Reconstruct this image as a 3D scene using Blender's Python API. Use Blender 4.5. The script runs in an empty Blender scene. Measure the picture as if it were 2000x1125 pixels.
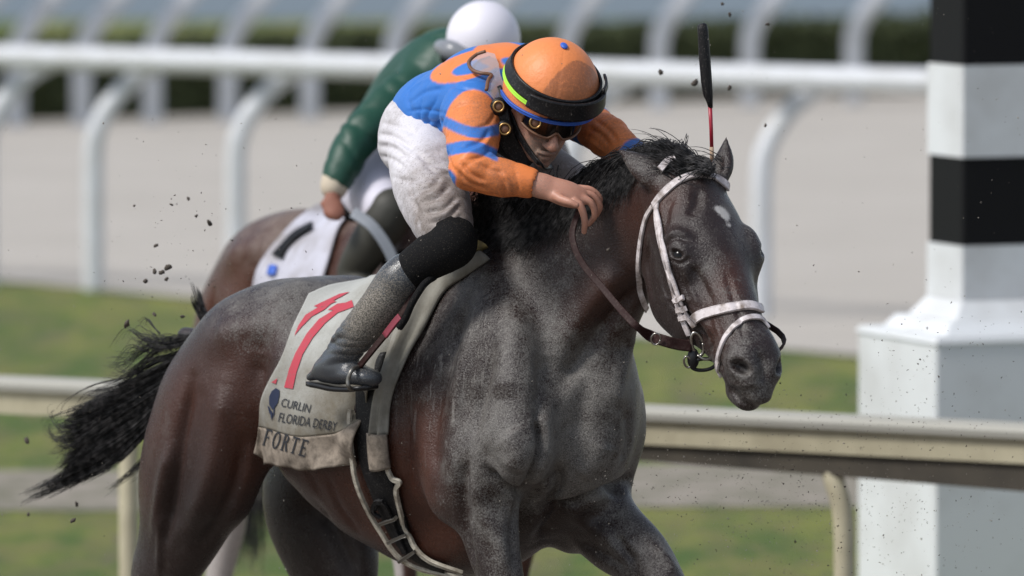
import bpy, bmesh, math, random
import numpy as np
from mathutils import Vector, Matrix
from mathutils.bvhtree import BVHTree
random.seed(7); RNG = np.random.default_rng(7)
scene = bpy.context.scene
COL = scene.collection

# ------------------------------------------------------------------ camera, world, sun
CAM_H, PITCH, FPX, DCAM = 2.88, math.radians(3.93), 16620.0, 20.0
cam_data = bpy.data.cameras.new('camera')
cam = bpy.data.objects.new('camera', cam_data); COL.objects.link(cam)
cam.location = (0, -DCAM, CAM_H)
cam.rotation_euler = (math.pi/2 - PITCH, 0, 0)
cam_data.sensor_width = 36.0
cam_data.lens = 36.0*FPX/2000.0
cam_data.clip_start = 0.5; cam_data.clip_end = 3000
cam_data.dof.use_dof = True
cam_data.dof.focus_distance = 19.6
cam_data.dof.aperture_fstop = 3.8
scene.camera = cam

world = bpy.data.worlds.new('World'); scene.world = world; world.use_nodes = True
wn = world.node_tree.nodes; wl = world.node_tree.links
bg = wn['Background']
sky = wn.new('ShaderNodeTexSky'); sky.sky_type = 'NISHITA'; sky.sun_disc = False
SUN_EL, SUN_AZ = math.radians(50), math.radians(-118)      # azimuth from +Y, clockwise positive
sky.sun_elevation = SUN_EL; sky.sun_rotation = SUN_AZ
sky.air_density = 1.0; sky.dust_density = 1.0; sky.ozone_density = 1.0
hsv = wn.new('ShaderNodeHueSaturation'); hsv.inputs['Saturation'].default_value = 0.58
wl.new(sky.outputs[0], hsv.inputs['Color']); wl.new(hsv.outputs[0], bg.inputs[0]); bg.inputs[1].default_value = 0.122
sund = bpy.data.lights.new('sun', 'SUN'); sund.energy = 2.5; sund.angle = math.radians(14); sund.color = (1.0, 0.965, 0.92)
sun = bpy.data.objects.new('sun', sund); COL.objects.link(sun)
sdir = Vector((math.sin(SUN_AZ)*math.cos(SUN_EL), math.cos(SUN_AZ)*math.cos(SUN_EL), math.sin(SUN_EL)))
sun.rotation_euler = sdir.to_track_quat('Z', 'Y').to_euler()
sun.location = sdir*30
scene.view_settings.view_transform = 'Standard'; scene.view_settings.look = 'None'
scene.view_settings.exposure = 0.35; scene.view_settings.gamma = 1.0
scene.render.engine = 'CYCLES'
scene.cycles.use_denoising = True
scene.cycles.max_bounces = 6; scene.cycles.diffuse_bounces = 3; scene.cycles.transparent_max_bounces = 12

# ------------------------------------------------------------------ geometry helpers
CP, SP = math.cos(PITCH), math.sin(PITCH)
CAMP = np.array([0, -DCAM, CAM_H])
def ray(px, py):
    x = (px-1000.0)/FPX; v = -(py-562.5)/FPX
    return np.array([x, CP + v*SP, -SP + v*CP])
def W(px, py, y):
    """point seen at photo pixel (px,py) standing at world depth y"""
    r = ray(px, py); t = (y+DCAM)/r[1]
    return CAMP + r*t
def WG(px, py, z=0.0):
    r = ray(px, py); t = (z-CAM_H)/r[2]
    return CAMP + r*t
def project(P):
    q = np.asarray(P, float) - CAMP
    f = q[..., 1]*CP - q[..., 2]*SP; u = q[..., 1]*SP + q[..., 2]*CP
    return np.stack([1000+FPX*q[..., 0]/f, 562.5-FPX*u/f], -1)
AL = math.radians(45); HO = np.array([-0.05, 0.0, 0.0])
HH = np.array([math.cos(AL), -math.sin(AL), 0]); HL = np.array([math.sin(AL), math.cos(AL), 0]); ZZ = np.array([0, 0, 1.0])
def H(px, py, v, org=HO):
    """point seen at pixel (px,py) at lateral offset v from the horse's own mid plane"""
    r = ray(px, py)
    n = HL; t = (v + np.dot(org-CAMP, n))/np.dot(r, n)
    return CAMP + r*t
def HU(u, v, z, org=HO): return org + HH*u + HL*v + ZZ*z

def nrm(a): a = np.asarray(a, float); return a/np.linalg.norm(a)
def catmull(P, n):
    P = np.asarray(P, float)
    if len(P) < 3 or n <= 1:
        if n <= 1: return P
        ts = np.linspace(0, 1, n+1)[:, None]; return P[0]*(1-ts)+P[1]*ts
    Q = np.vstack([2*P[0]-P[1], P, 2*P[-1]-P[-2]]); out = []
    for i in range(1, len(Q)-2):
        for k in range(n):
            t = k/n
            out.append(0.5*((2*Q[i])+(-Q[i-1]+Q[i+1])*t+(2*Q[i-1]-5*Q[i]+4*Q[i+1]-Q[i+2])*t*t+(-Q[i-1]+3*Q[i]-3*Q[i+1]+Q[i+2])*t**3))
    out.append(Q[-2]); return np.array(out)

class SDF:
    """signed distance field on a rectilinear grid; smooth unions of tapered shapes; surface nets"""
    def __init__(s, xs, ys, zs):
        s.ax = [np.asarray(a, np.float32) for a in (xs, ys, zs)]
        s.f = np.full([len(a) for a in s.ax], 1.0, np.float32)
    @staticmethod
    def axis(lo, hi, h, fine=None):
        out = [lo]
        while out[-1] < hi:
            st = h
            if fine:
                d = max(fine[0]-out[-1], out[-1]-fine[1], 0)
                st = fine[2] + (h-fine[2])*min(1, d/0.12)
            out.append(out[-1]+st)
        return np.array(out)
    def box(s, lo, hi):
        sl = []
        for a, l, h in zip(s.ax, lo, hi):
            i = int(np.searchsorted(a, l)); j = int(np.searchsorted(a, h, side='right'))
            sl.append(slice(max(0, i-1), min(len(a), j+1)))
        return tuple(sl)
    def grid(s, sl):
        return s.ax[0][sl[0]][:, None, None], s.ax[1][sl[1]][None, :, None], s.ax[2][sl[2]][None, None, :]
    def blend(s, sl, d, k, mode='add'):
        f = s.f[sl]
        if mode == 'add':
            h = np.maximum(k-np.abs(f-d), 0)/k if k > 0 else 0
            s.f[sl] = np.minimum(f, d) - (h*h*k*0.25 if k > 0 else 0)
        elif mode == 'sub':
            h = np.maximum(k-np.abs(f+d), 0)/k if k > 0 else 0
            s.f[sl] = np.maximum(f, -d) + (h*h*k*0.25 if k > 0 else 0)
        elif mode == 'dent':      # push the surface in by up to k*depth near the shape
            pass
    def sweep(s, pts, k=0.03, lat=None, mode="add", n=9):
        """pts rows: x,y,z,a[,b]; a = half size along lat, b = half size across"""
        P = np.array([list(p[:3])+[p[3], p[4] if len(p) > 4 else p[3]] for p in pts], float)
        C = catmull(P, n) if n > 1 else P
        if lat is not None: lat = nrm(lat)
        R = np.max(C[:, 3:5]); pad = k+0.02
        sl = s.box(C[:, :3].min(0)-R-pad, C[:, :3].max(0)+R+pad)
        shp = s.f[sl].shape
        if 0 in shp: return
        D = np.full(shp, 1.0, np.float32)
        o = [q.start for q in sl]
        for i in range(len(C)-1):
            A, B = C[i], C[i+1]; r = max(A[3], A[4], B[3], B[4])+pad
            s2 = s.box(np.minimum(A[:3], B[:3])-r, np.maximum(A[:3], B[:3])+r)
            x, y, z = s.grid(s2)
            if x.size*y.size*z.size == 0: continue
            l3 = tuple(slice(q.start-o[j], q.stop-o[j]) for j, q in enumerate(s2))
            ab = B[:3]-A[:3]; L2 = max(float(ab@ab), 1e-12)
            qx, qy, qz = x-np.float32(A[0]), y-np.float32(A[1]), z-np.float32(A[2])
            t = np.clip((qx*np.float32(ab[0])+qy*np.float32(ab[1])+qz*np.float32(ab[2]))/np.float32(L2), 0, 1)
            qx = qx-t*np.float32(ab[0]); qy = qy-t*np.float32(ab[1]); qz = qz-t*np.float32(ab[2])
            a = np.float32(A[3])+t*np.float32(B[3]-A[3]); b = np.float32(A[4])+t*np.float32(B[4]-A[4])
            q2 = qx*qx+qy*qy+qz*qz
            if lat is None: d = np.sqrt(q2)-a
            else:
                qa = qx*np.float32(lat[0])+qy*np.float32(lat[1])+qz*np.float32(lat[2])
                qb2 = np.maximum(q2-qa*qa, 0)
                k0 = np.sqrt((qa/a)**2+qb2/(b*b)); k1 = np.sqrt((qa/(a*a))**2+qb2/(b**4))
                d = np.where(k1 > 1e-6, k0*(k0-1)/np.maximum(k1, 1e-6), -np.minimum(a, b))
            D[l3] = np.minimum(D[l3], d)
        s.blend(sl, D, k, mode)
    def ell(s, c, r, k=0.03, axes=None, mode='add'):
        c = np.asarray(c, float); r = np.asarray(r, float) if np.ndim(r) else np.array([r]*3, float)
        R = r.max()+k+0.02; sl = s.box(c-R, c+R); x, y, z = s.grid(sl)
        if x.size*y.size*z.size == 0: return
        q = [x-np.float32(c[0]), y-np.float32(c[1]), z-np.float32(c[2])]
        if axes is not None:
            A = [nrm(a) for a in axes]
            q = [q[0]*np.float32(a[0])+q[1]*np.float32(a[1])+q[2]*np.float32(a[2]) for a in A]
        k0 = sum((q[i]/np.float32(r[i]))**2 for i in range(3))**0.5; k1 = sum((q[i]/np.float32(r[i]**2))**2 for i in range(3))**0.5
        d = np.where(k1 > 1e-6, k0*(k0-1)/np.maximum(k1, 1e-6), -r.min()).astype(np.float32)
        s.blend(sl, d, k, mode)
    def mesh(s):
        f = s.f; sg = f < 0
        nx, ny, nz = f.shape
        m = np.zeros((nx-1, ny-1, nz-1), np.uint8)
        for i in (0, 1):
            for j in (0, 1):
                for k in (0, 1): m += sg[i:nx-1+i, j:ny-1+j, k:nz-1+k]
        act = (m > 0) & (m < 8); del m
        ci = np.argwhere(act); N = len(ci)
        idx = np.full(act.shape, -1, np.int32); idx[act] = np.arange(N)
        acc = np.zeros((N, 3)); cnt = np.zeros(N)
        vals = {}
        for i in (0, 1):
            for j in (0, 1):
                for k in (0, 1): vals[i, j, k] = f[ci[:, 0]+i, ci[:, 1]+j, ci[:, 2]+k].astype(np.float64)
        for a in vals:
            for axn in range(3):
                if a[axn] == 1: continue
                b = list(a); b[axn] = 1; b = tuple(b)
                va, vb = vals[a], vals[b]; cr = (va < 0) != (vb < 0)
                t = np.where(cr, va/np.where(cr, va-vb, 1), 0)
                for q in range(3):
                    acc[:, q] += np.where(cr, (a[q] + (t if q == axn else 0)), 0)
                cnt += cr
        acc /= cnt[:, None]
        V = np.empty((N, 3))
        for q in range(3):
            A = s.ax[q].astype(np.float64); i0 = ci[:, q]
            V[:, q] = A[i0]+(A[i0+1]-A[i0])*acc[:, q]
        F = []
        for axn in range(3):
            sh = [slice(None)]*3; sh2 = [slice(None)]*3; sh[axn] = slice(0, -1); sh2[axn] = slice(1, None)
            e = sg[tuple(sh)] != sg[tuple(sh2)]; p = np.argwhere(e)
            o1, o2 = [q for q in range(3) if q != axn]
            ok = (p[:, o1] > 0) & (p[:, o2] > 0) & (p[:, o1] < f.shape[o1]-1) & (p[:, o2] < f.shape[o2]-1); p = p[ok]
            def at(d1, d2):
                q = p.copy(); q[:, o1] -= d1; q[:, o2] -= d2; return idx[q[:, 0], q[:, 1], q[:, 2]]
            quad = np.stack([at(1, 1), at(0, 1), at(0, 0), at(1, 0)], 1)
            ins = sg[p[:, 0], p[:, 1], p[:, 2]]
            if axn == 1: ins = ~ins
            quad[~ins] = quad[~ins][:, ::-1]
            F.append(quad)
        return V, np.vstack(F)

def link(name, me, mat=None, parent=None):
    o = bpy.data.objects.new(name, me); COL.objects.link(o)
    if mat is not None:
        for m_ in (mat if isinstance(mat, (list, tuple)) else [mat]): me.materials.append(m_)
    if parent is not None: o.parent = parent; o.matrix_parent_inverse = Matrix.Translation(-Vector(parent.location)) if parent.parent is None else Matrix.Identity(4)
    return o
def mesh_np(name, V, F, mat=None, parent=None, smooth=True, attrs=None):
    me = bpy.data.meshes.new(name)
    V = np.asarray(V, float); 
    if isinstance(F, np.ndarray) and F.ndim == 2:
        me.vertices.add(len(V)); me.vertices.foreach_set('co', V.astype(np.float32).ravel())
        k = F.shape[1]; me.loops.add(F.size); me.loops.foreach_set('vertex_index', F.astype(np.int32).ravel())
        me.polygons.add(len(F)); me.polygons.foreach_set('loop_start', np.arange(0, F.size, k, dtype=np.int32))
        me.update(calc_edges=True)
    else:
        me.from_pydata([tuple(v) for v in V], [], [tuple(int(i) for i in f) for f in F])
    if smooth: me.polygons.foreach_set('use_smooth', np.ones(len(me.polygons), bool))
    if attrs:
        for an, arr in attrs.items():
            arr = np.asarray(arr, np.float32)
            if arr.ndim == 1:
                a = me.attributes.new(an, 'FLOAT', 'POINT'); a.data.foreach_set('value', arr)
            else:
                a = me.attributes.new(an, 'FLOAT_COLOR', 'POINT')
                a.data.foreach_set('color', np.hstack([arr, np.ones((len(arr), 1), np.float32)]).ravel())
    me.validate()
    return link(name, me, mat, parent)
def tag(o, label=None, cat=None, group=None, kind=None):
    if label: o['label'] = label
    if cat: o['category'] = cat
    if group: o['group'] = group
    if kind: o['kind'] = kind
    return o
def empty(name, loc):
    o = bpy.data.objects.new(name, None); COL.objects.link(o); o.location = tuple(loc); o.empty_display_size = 0.2
    return o
def vsmooth(V, F, it=2, lam=0.5):
    for _ in range(it):
        S = np.zeros_like(V); c = np.zeros(len(V)); k = F.shape[1]
        for i in range(k):
            a, b = F[:, i], F[:, (i+1) % k]
            for q in range(3): S[:, q] += np.bincount(a, V[b, q], len(V)) + np.bincount(b, V[a, q], len(V))
            c += np.bincount(a, minlength=len(V)) + np.bincount(b, minlength=len(V))
        V = V + lam*(S/c[:, None]-V)
    return V
def bvh_of(V, F):
    return BVHTree.FromPolygons([tuple(v) for v in V], [tuple(int(i) for i in f) for f in F])
def gau(x, s): return np.exp(-(x/s)**2)
def sm(x, a, b):
    t = np.clip((x-a)/(b-a), 0, 1); return t*t*(3-2*t)
# cheap numpy value noise
def vnoise(P, sc, seed=0):
    P = np.asarray(P)*sc; i = np.floor(P).astype(np.int64); f = P-i; f = f*f*(3-2*f)
    def h(a):
        n = a[:, 0]*374761393+a[:, 1]*668265263+a[:, 2]*2147483647+seed*974634777
        n = (n ^ (n >> 13))*1274126177; n = n & 0x7fffffff
        return ((n ^ (n >> 16)) & 0xffff)/65535.0
    r = 0
    for a in (0, 1):
        for b in (0, 1):
            for c in (0, 1):
                w = (f[:, 0] if a else 1-f[:, 0])*(f[:, 1] if b else 1-f[:, 1])*(f[:, 2] if c else 1-f[:, 2])
                r = r + w*h(i+np.array([a, b, c]))
    return r
# tubes and ribbons
def tube(P, R, seg=8, cap=True):
    P = np.asarray(P, float); n = len(P); R = np.full(n, R) if np.ndim(R) == 0 else np.asarray(R, float)
    T = np.gradient(P, axis=0); T /= np.maximum(np.linalg.norm(T, axis=1), 1e-9)[:, None]
    ref = np.array([0, 0, 1.0]) if abs(T[0][2]) < 0.9 else np.array([1.0, 0, 0])
    V = []; u = nrm(np.cross(T[0], ref))
    for i in range(n):
        u = u-T[i]*(u@T[i]); u = nrm(u); w = np.cross(T[i], u)
        for k in range(seg):
            a = 2*math.pi*k/seg; V.append(P[i]+R[i]*(math.cos(a)*u+math.sin(a)*w))
    F = []
    for i in range(n-1):
        for k in range(seg):
            a = i*seg+k; b = i*seg+(k+1) % seg; F.append((a, b, b+seg, a+seg))
    if cap:
        F.append(tuple(range(seg-1, -1, -1))); F.append(tuple((n-1)*seg+k for k in range(seg)))
    return V, F
def strap(P, N, w, t):
    """flat strap along P with outward normals N, width w, thickness t (rounded box section)"""
    P = np.asarray(P, float); n = len(P); w = np.full(n, w) if np.ndim(w) == 0 else np.asarray(w)
    T = np.gradient(P, axis=0); T /= np.linalg.norm(T, axis=1)[:, None]
    prof = [(-.5, -.2), (-.5, .62), (-.43, 1), (-.36, .93), (.36, .93), (.43, 1), (.5, .62), (.5, -.2)]
    V = []; m = len(prof)
    for i in range(n):
        nn = N[i]-T[i]*(N[i]@T[i]); nn = nrm(nn); b = np.cross(T[i], nn)
        for (x, y) in prof: V.append(P[i]+b*(x*w[i])+nn*(y*t))
    F = []
    for i in range(n-1):
        for k in range(m):
            a = i*m+k; b = i*m+(k+1) % m; F.append((a, b, b+m, a+m))
    F.append(tuple(range(m-1, -1, -1))); F.append(tuple((n-1)*m+k for k in range(m)))
    return V, F
def join(parts):
    V = []; F = []
    for v, f in parts:
        o = len(V); V += [tuple(q) for q in v]; F += [tuple(int(i)+o for i in q) for q in f]
    return V, F

# ------------------------------------------------------------------ materials
def mat(name, col=(.5, .5, .5), rough=.6, metal=0, spec=.5, **kw):
    m_ = bpy.data.materials.new(name); m_.use_nodes = True
    b = m_.node_tree.nodes['Principled BSDF']
    b.inputs['Base Color'].default_value = (*col, 1); b.inputs['Roughness'].default_value = rough
    b.inputs['Metallic'].default_value = metal; b.inputs['Specular IOR Level'].default_value = spec
    for k_, v_ in kw.items(): b.inputs[k_].default_value = v_
    return m_
class N_:
    """tiny node builder"""
    def __init__(s, m_): s.t = m_.node_tree; s.b = s.t.nodes['Principled BSDF']
    def n(s, typ, **kw):
        q = s.t.nodes.new(typ)
        for k_, v_ in kw.items():
            if k_.startswith('i_'):
                key = k_[2:]; key = int(key) if key.isdigit() else key.replace('_', ' ')
                q.inputs[key].default_value = v_
            else: setattr(q, k_, v_)
        return q
    def l(s, a, b): s.t.links.new(a, b)
    def noise(s, scale, detail=4, rough=.55, co=None, **kw):
        q = s.n('ShaderNodeTexNoise'); q.inputs['Scale'].default_value = scale; q.inputs['Detail'].default_value = detail; q.inputs['Roughness'].default_value = rough
        s.l(co if co is not None else s.obj(), q.inputs['Vector']); return q.outputs['Fac']
    def obj(s):
        if not hasattr(s, '_o'): s._o = s.n('ShaderNodeNewGeometry').outputs['Position']
        return s._o
    def ramp(s, fac, stops):
        q = s.n('ShaderNodeValToRGB'); e = q.color_ramp.elements
        while len(e) < len(stops): e.new(.5)
        for i, (p, c) in enumerate(stops):
            e[i].position = p; e[i].color = (*c, 1) if np.ndim(c) else (c, c, c, 1)
        s.l(fac, q.inputs['Fac']); return q.outputs['Color']
    def math(s, op, a, b=None, clamp=False):
        q = s.n('ShaderNodeMath', operation=op); q.use_clamp = clamp
        for i, v_ in enumerate((a, b)):
            if v_ is None: continue
            if isinstance(v_, (int, float)): q.inputs[i].default_value = v_
            else: s.l(v_, q.inputs[i])
        return q.outputs[0]
    def mix(s, fac, a, b, mode='MIX'):
        q = s.n('ShaderNodeMix', data_type='RGBA', blend_type=mode)
        for i, v_ in ((0, fac), (6, a), (7, b)):
            if isinstance(v_, (int, float)): q.inputs[i].default_value = v_
            elif isinstance(v_, tuple): q.inputs[i].default_value = (*v_, 1)
            else: s.l(v_, q.inputs[i])
        return q.outputs[2]
    def attr(s, name): 
        q = s.n('ShaderNodeAttribute'); q.attribute_name = name; return q
    def bump(s, h, dist=.01, strength=.5, base=None):
        q = s.n('ShaderNodeBump'); q.inputs['Strength'].default_value = strength; q.inputs['Distance'].default_value = dist
        s.l(h, q.inputs['Height'])
        if base is not None: s.l(base, q.inputs['Normal'])
        s.l(q.outputs[0], s.b.inputs['Normal']); return q.outputs[0]
    def col(s, c): s.l(c, s.b.inputs['Base Color'])
    def rough(s, c): s.l(c, s.b.inputs['Roughness'])
# ------------------------------------------------------------------ the horse's body (one continuous surface)
HPOLL = W(1356, 333, -0.50)
_hy = math.radians(27); _hp = math.radians(40)
FHD = np.array([math.sin(_hy), -math.cos(_hy), 0])
HLAT = np.array([math.cos(_hy), math.sin(_hy), 0])
HAX = math.sin(_hp)*FHD - math.cos(_hp)*ZZ        # poll to nose
HDOR = math.cos(_hp)*FHD + math.sin(_hp)*ZZ       # out of the forehead
def HD(s, w, d): return HPOLL + HAX*s + HLAT*w + HDOR*d
HEAD_AXES = (HAX, HLAT, HDOR)

def EYE(v): return (.214, v*.092, -.040)
def P5(p, a, b=None): return (*p, a, b if b is not None else a)

STROKES = [   # photo pixel path on the near surface, radius, push (+ out / - in)
    ([(1054, 815), (1059, 868), (1045, 918), (1024, 962)], .014, -.020), ([(950, 918), (972, 943), (995, 957), (1024, 964)], .014, -.022),
    ([(1090, 915), (1088, 955), (1064, 990)], .012, -.015), ([(1232, 938), (1182, 962), (1120, 990), (1070, 1000)], .018, -.030), ([(1100, 1000), (1080, 1030), (1060, 1060)], .030, -.020),
    ([(912, 900), (902, 950), (906, 1036), (925, 1118)], .020, -.012), ([(1064, 690), (1064, 760), (1056, 820)], .034, -.016),
    ([(915, 590), (880, 680), (856, 770), (842, 860), (852, 950)], .028, -.012), ([(965, 690), (940, 780), (922, 860)], .020, -.010),
    ([(1010, 600), (996, 690), (992, 780)], .040, .012), ([(990, 840), (1010, 880), (1000, 920)], .035, .012), ([(920, 640), (900, 730), (888, 820)], .026, .008),
    ([(1250, 560), (1196, 618), (1140, 685), (1100, 750)], .024, -.018), ([(1215, 520), (1150, 600), (1090, 680)], .034, .010), ([(1236, 640), (1212, 720), (1195, 800)], .030, .010),
    ([(1150, 700), (1140, 780), (1120, 860)], .026, -.008), ([(1180, 860), (1160, 900), (1130, 930)], .03, .010), ([(1225, 800), (1228, 860), (1215, 905)], .02, -.006),
    ([(1060, 935), (1066, 960)], .020, .010), ([(925, 930), (945, 1000), (975, 1060), (990, 1115)], .024, .010), ([(1010, 985), (1000, 1050), (1005, 1110)], .014, -.008),
    ([(508, 690), (500, 760), (506, 840), (520, 890)], .034, -.016), ([(376, 740), (354, 850), (338, 960), (322, 1050)], .018, -.014), ([(330, 880), (312, 960), (300, 1050)], .018, .007),
    ([(440, 750), (428, 850), (404, 950), (370, 1030)], .032, .012), ([(475, 860), (462, 940), (430, 1010), (390, 1070)], .016, -.009), ([(316, 1010), (313, 1060), (310, 1120)], .010, .006),
    ([(420, 660), (470, 640), (520, 640)], .04, .010), ([(540, 600), (560, 660), (540, 720)], .045, .008), ([(1120, 1010), (1180, 1040), (1240, 1085)], .022, .008), ([(1200, 1045), (1222, 1075), (1240, 1100)], .013, -.012),
    ([(1130, 1060), (1180, 1085), (1220, 1110)], .014, -.008), ([(1282, 1070), (1305, 1095), (1320, 1120)], .016, .006), ([(620, 985), (660, 1050), (690, 1120)], .02, -.008),
    ([(800, 800), (795, 880), (806, 960)], .012, -.004), ([(770, 950), (785, 1010), (815, 1060)], .012, -.004), ([(640, 930), (660, 985), (700, 1040)], .012, -.004), ([(600, 920), (620, 960)], .012, -.004),
    # head
    ([(1352, 520), (1372, 556), (1392, 596)], .010, -.006), ([(1336, 530), (1352, 568), (1368, 600)], .008, .005), ([(1306, 506), (1328, 514), (1350, 504)], .007, -.004), ([(1300, 478), (1318, 464), (1344, 470)], .006, -.004),
    ([(1296, 470), (1320, 452), (1350, 462)], .008, .004), ([(1420, 540), (1432, 580), (1444, 620), (1452, 660)], .008, -.004), ([(1345, 420), (1360, 400), (1365, 370)], .014, -.007), ([(1300, 440), (1302, 410), (1312, 385)], .012, -.005),
    ([(1290, 540), (1300, 580), (1320, 620)], .006, .003), ([(1300, 580), (1330, 590), (1350, 585)], .005, .0025), ([(1395, 625), (1405, 660), (1400, 690)], .006, .003), ([(1375, 640), (1392, 668), (1384, 690)], .007, -.004),
    ([(1425, 640), (1440, 665), (1470, 670)], .009, -.004), ([(1420, 745), (1450, 752), (1485, 748)], .010, .004), ([(1428, 762), (1444, 782), (1458, 792)], .005, -.005), ([(1480, 690), (1492, 720), (1488, 750)], .010, -.004), ([(1268, 470), (1265, 530), (1275, 590)], .012, -.005)]
def vnormals(V, F):
    n = np.cross(V[F[:, 2]]-V[F[:, 0]], V[F[:, 3]]-V[F[:, 1]]); N = np.zeros_like(V)
    for k in range(4):
        for q in range(3): N[:, q] += np.bincount(F[:, k], n[:, q], len(V))
    return N/np.maximum(np.linalg.norm(N, axis=1), 1e-12)[:, None]
def sculpt(V, F, STROKES=STROKES, nn=26, ends=.35):
    B = BVHTree.FromPolygons([tuple(v) for v in V], [tuple(int(i) for i in f) for f in F]); N = vnormals(V, F); D = np.zeros(len(V))
    for pix, r, a in STROKES:
        P = []
        for px, py in catmull(np.array(pix, float), 26):
            h = B.ray_cast(Vector(CAMP), Vector(nrm(ray(px, py))))
            if h[0] is not None: P.append(h[0][:])
        if len(P) < 2: continue
        P = np.array(P); lo = P.min(0)-3*r; hi = P.max(0)+3*r
        ix = np.where(((V > lo) & (V < hi)).all(1))[0]
        if not len(ix): continue
        d2 = ((V[ix][:, None, :]-P[None, :, :])**2).sum(2); j = d2.argmin(1); d = d2[np.arange(len(ix)), j]
        tt = j/(len(P)-1); fade = np.minimum(1, np.minimum(tt, 1-tt)*4+ends)
        D[ix] += a*np.exp(-d/(r*r))*fade
    return vsmooth(V+N*D[:, None], F, 1, .4)
def build_horse():
    g = SDF(SDF.axis(-1.15, 0.78, .0068, (0.24, 0.66, .0036)), SDF.axis(-1.12, 1.05, .0075, (-1.0, -0.42, .0038)), SDF.axis(0.0, 1.95, .0068, (1.15, 1.92, .0036)))
    # trunk: halfwidth, half height
    T = []
    for u, zt, zb, w in ((.27, 1.33, 1.02, .12), (.14, 1.50, .94, .18), (0, 1.585, .90, .225), (-.16, 1.56, .875, .27), (-.34, 1.49, .90, .285), (-.48, 1.475, 1.015, .265),
                         (-.62, 1.495, 1.12, .225), (-.76, 1.42, 1.15, .18), (-.84, 1.36, 1.18, .13)):
        T.append(P5(HU(u, 0, (zt+zb)/2), w, (zt-zb)/2))
    g.sweep(T, 0.0, HL, n=3)
    g.sweep([P5(HU(.10, 0, .975), .10, .08), P5(HU(0, 0, .93), .13, .095), P5(HU(-.16, 0, .917), .15, .10), P5(HU(-.34, 0, .97), .16, .08)], .06, HL)
    # withers ridge, loin
    g.sweep([P5(HU(.16, 0, 1.55), .05), P5(HU(.02, 0, 1.565), .055), P5(HU(-.2, 0, 1.50), .06)], .09)
    # croup, both sides
    for v in (-1, 1):
        g.sweep([P5(HU(-.56, v*.10, 1.39), .12, .10), P5(HU(-.68, v*.11, 1.34), .135, .125), P5(HU(-.78, v*.12, 1.22), .135, .145)], .08, HL)
    g.sweep([P5(HU(-.84, 0, 1.37), .05), P5(HU(-.92, 0, 1.335), .045), P5(HU(-1.0, .0, 1.33), .03), P5(HU(-1.06, 0, 1.34), .02)], .05)
    # near hind leg: thigh, stifle, gaskin, hock, cannon
    g.sweep([P5(H(480, 720, -.16), .10, .15), P5(H(412, 830, -.18), .11, .165), P5(H(378, 930, -.19), .095, .165), P5(H(352, 1030, -.18), .07, .125), P5(H(318, 1120, -.17), .055, .085)], .06, HL)
    g.sweep([P5(H(470, 800, -.17), .09, .11), P5(H(452, 900, -.19), .075, .085), P5(H(440, 960, -.19), .06, .07)], .06, HL)
    g.sweep([P5(H(318, 1120, -.17), .055, .085), P5(H(280, 1240, -.15), .042, .055), P5(H(240, 1340, -.14), .036, .05), P5(H(225, 1390, -.14), .034, .046), P5(H(228, 1470, -.13), .026, .032),
             P5(H(250, 1570, -.13), .024, .028), P5(H(268, 1640, -.12), .032, .036), P5(H(290, 1690, -.12), .026, .030)], .03, HL)
    g.sweep([P5(H(290, 1690, -.12), .04), P5(H(312, 1752, -.12), .055)], .02, HL)
    # far hind leg
    g.sweep([P5(H(640, 880, .15), .09, .14), P5(H(605, 970, .16), .09, .14), P5(H(640, 1055, .17), .085, .15), P5(H(662, 1130, .17), .065, .115), P5(H(668, 1180, .17), .05, .08), P5(H(648, 1240, .16), .045, .056),
             P5(H(600, 1350, .15), .038, .052), P5(H(600, 1430, .14), .028, .034), P5(H(650, 1540, .13), .025, .029), P5(H(682, 1610, .13), .034, .037), P5(H(712, 1655, .13), .028, .03)], .05, HL)
    g.sweep([P5(H(712, 1655, .13), .04), P5(H(748, 1700, .13), .052)], .02, HL)
    # near shoulder and foreleg
    g.sweep([P5(H(955, 600, -.13), .055, .10), P5(H(975, 700, -.17), .07, .12), P5(H(1000, 800, -.20), .07, .115), P5(H(1008, 872, -.21), .07, .095)], .07, HL)     # scapula to point of shoulder
    g.sweep([P5(H(1000, 870, -.21), .075, .085), P5(H(935, 905, -.21), .075, .10), P5(H(905, 955, -.20), .06, .085)], .05, HL)      # humerus, triceps
    g.sweep([P5(H(905, 760, -.20), .05, .085), P5(H(885, 860, -.215), .055, .09), P5(H(895, 950, -.20), .05, .075)], .06, HL)
    g.sweep([P5(H(948, 915, -.20), .065, .10), P5(H(950, 985, -.20), .062, .088), P5(H(963, 1070, -.20), .054, .072), P5(H(982, 1150, -.20), .046, .058), P5(H(996, 1240, -.19), .038, .045), P5(H(1000, 1300, -.19), .04, .047),
             P5(H(1003, 1350, -.19), .032, .036), P5(H(1006, 1450, -.18), .026, .027), P5(H(1008, 1545, -.18), .026, .028), P5(H(1010, 1600, -.18), .033, .036), P5(H(1032, 1655, -.18), .027, .03)], .04, HL)
    g.sweep([P5(H(1032, 1655, -.18), .04), P5(H(1058, 1712, -.18), .055)], .02, HL)
    # chest lobes
    g.sweep([P5(H(1090, 700, .0), .15, .13), P5(H(1112, 790, .03), .18, .13), P5(H(1116, 860, .04), .16, .095)], .09, HL)
    g.sweep([P5(H(1178, 790, .13), .085), P5(H(1183, 850, .14), .09), P5(H(1168, 915, .13), .075)], .045)
    g.sweep([P5(H(1060, 900, -.03), .05), P5(H(1065, 950, -.02), .045), P5(H(1050, 1000, -.03), .05)], .05)
    g.ell(H(1035, 905, .02), (.13, .12, .09), .07, (HL, HH, ZZ))
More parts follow.
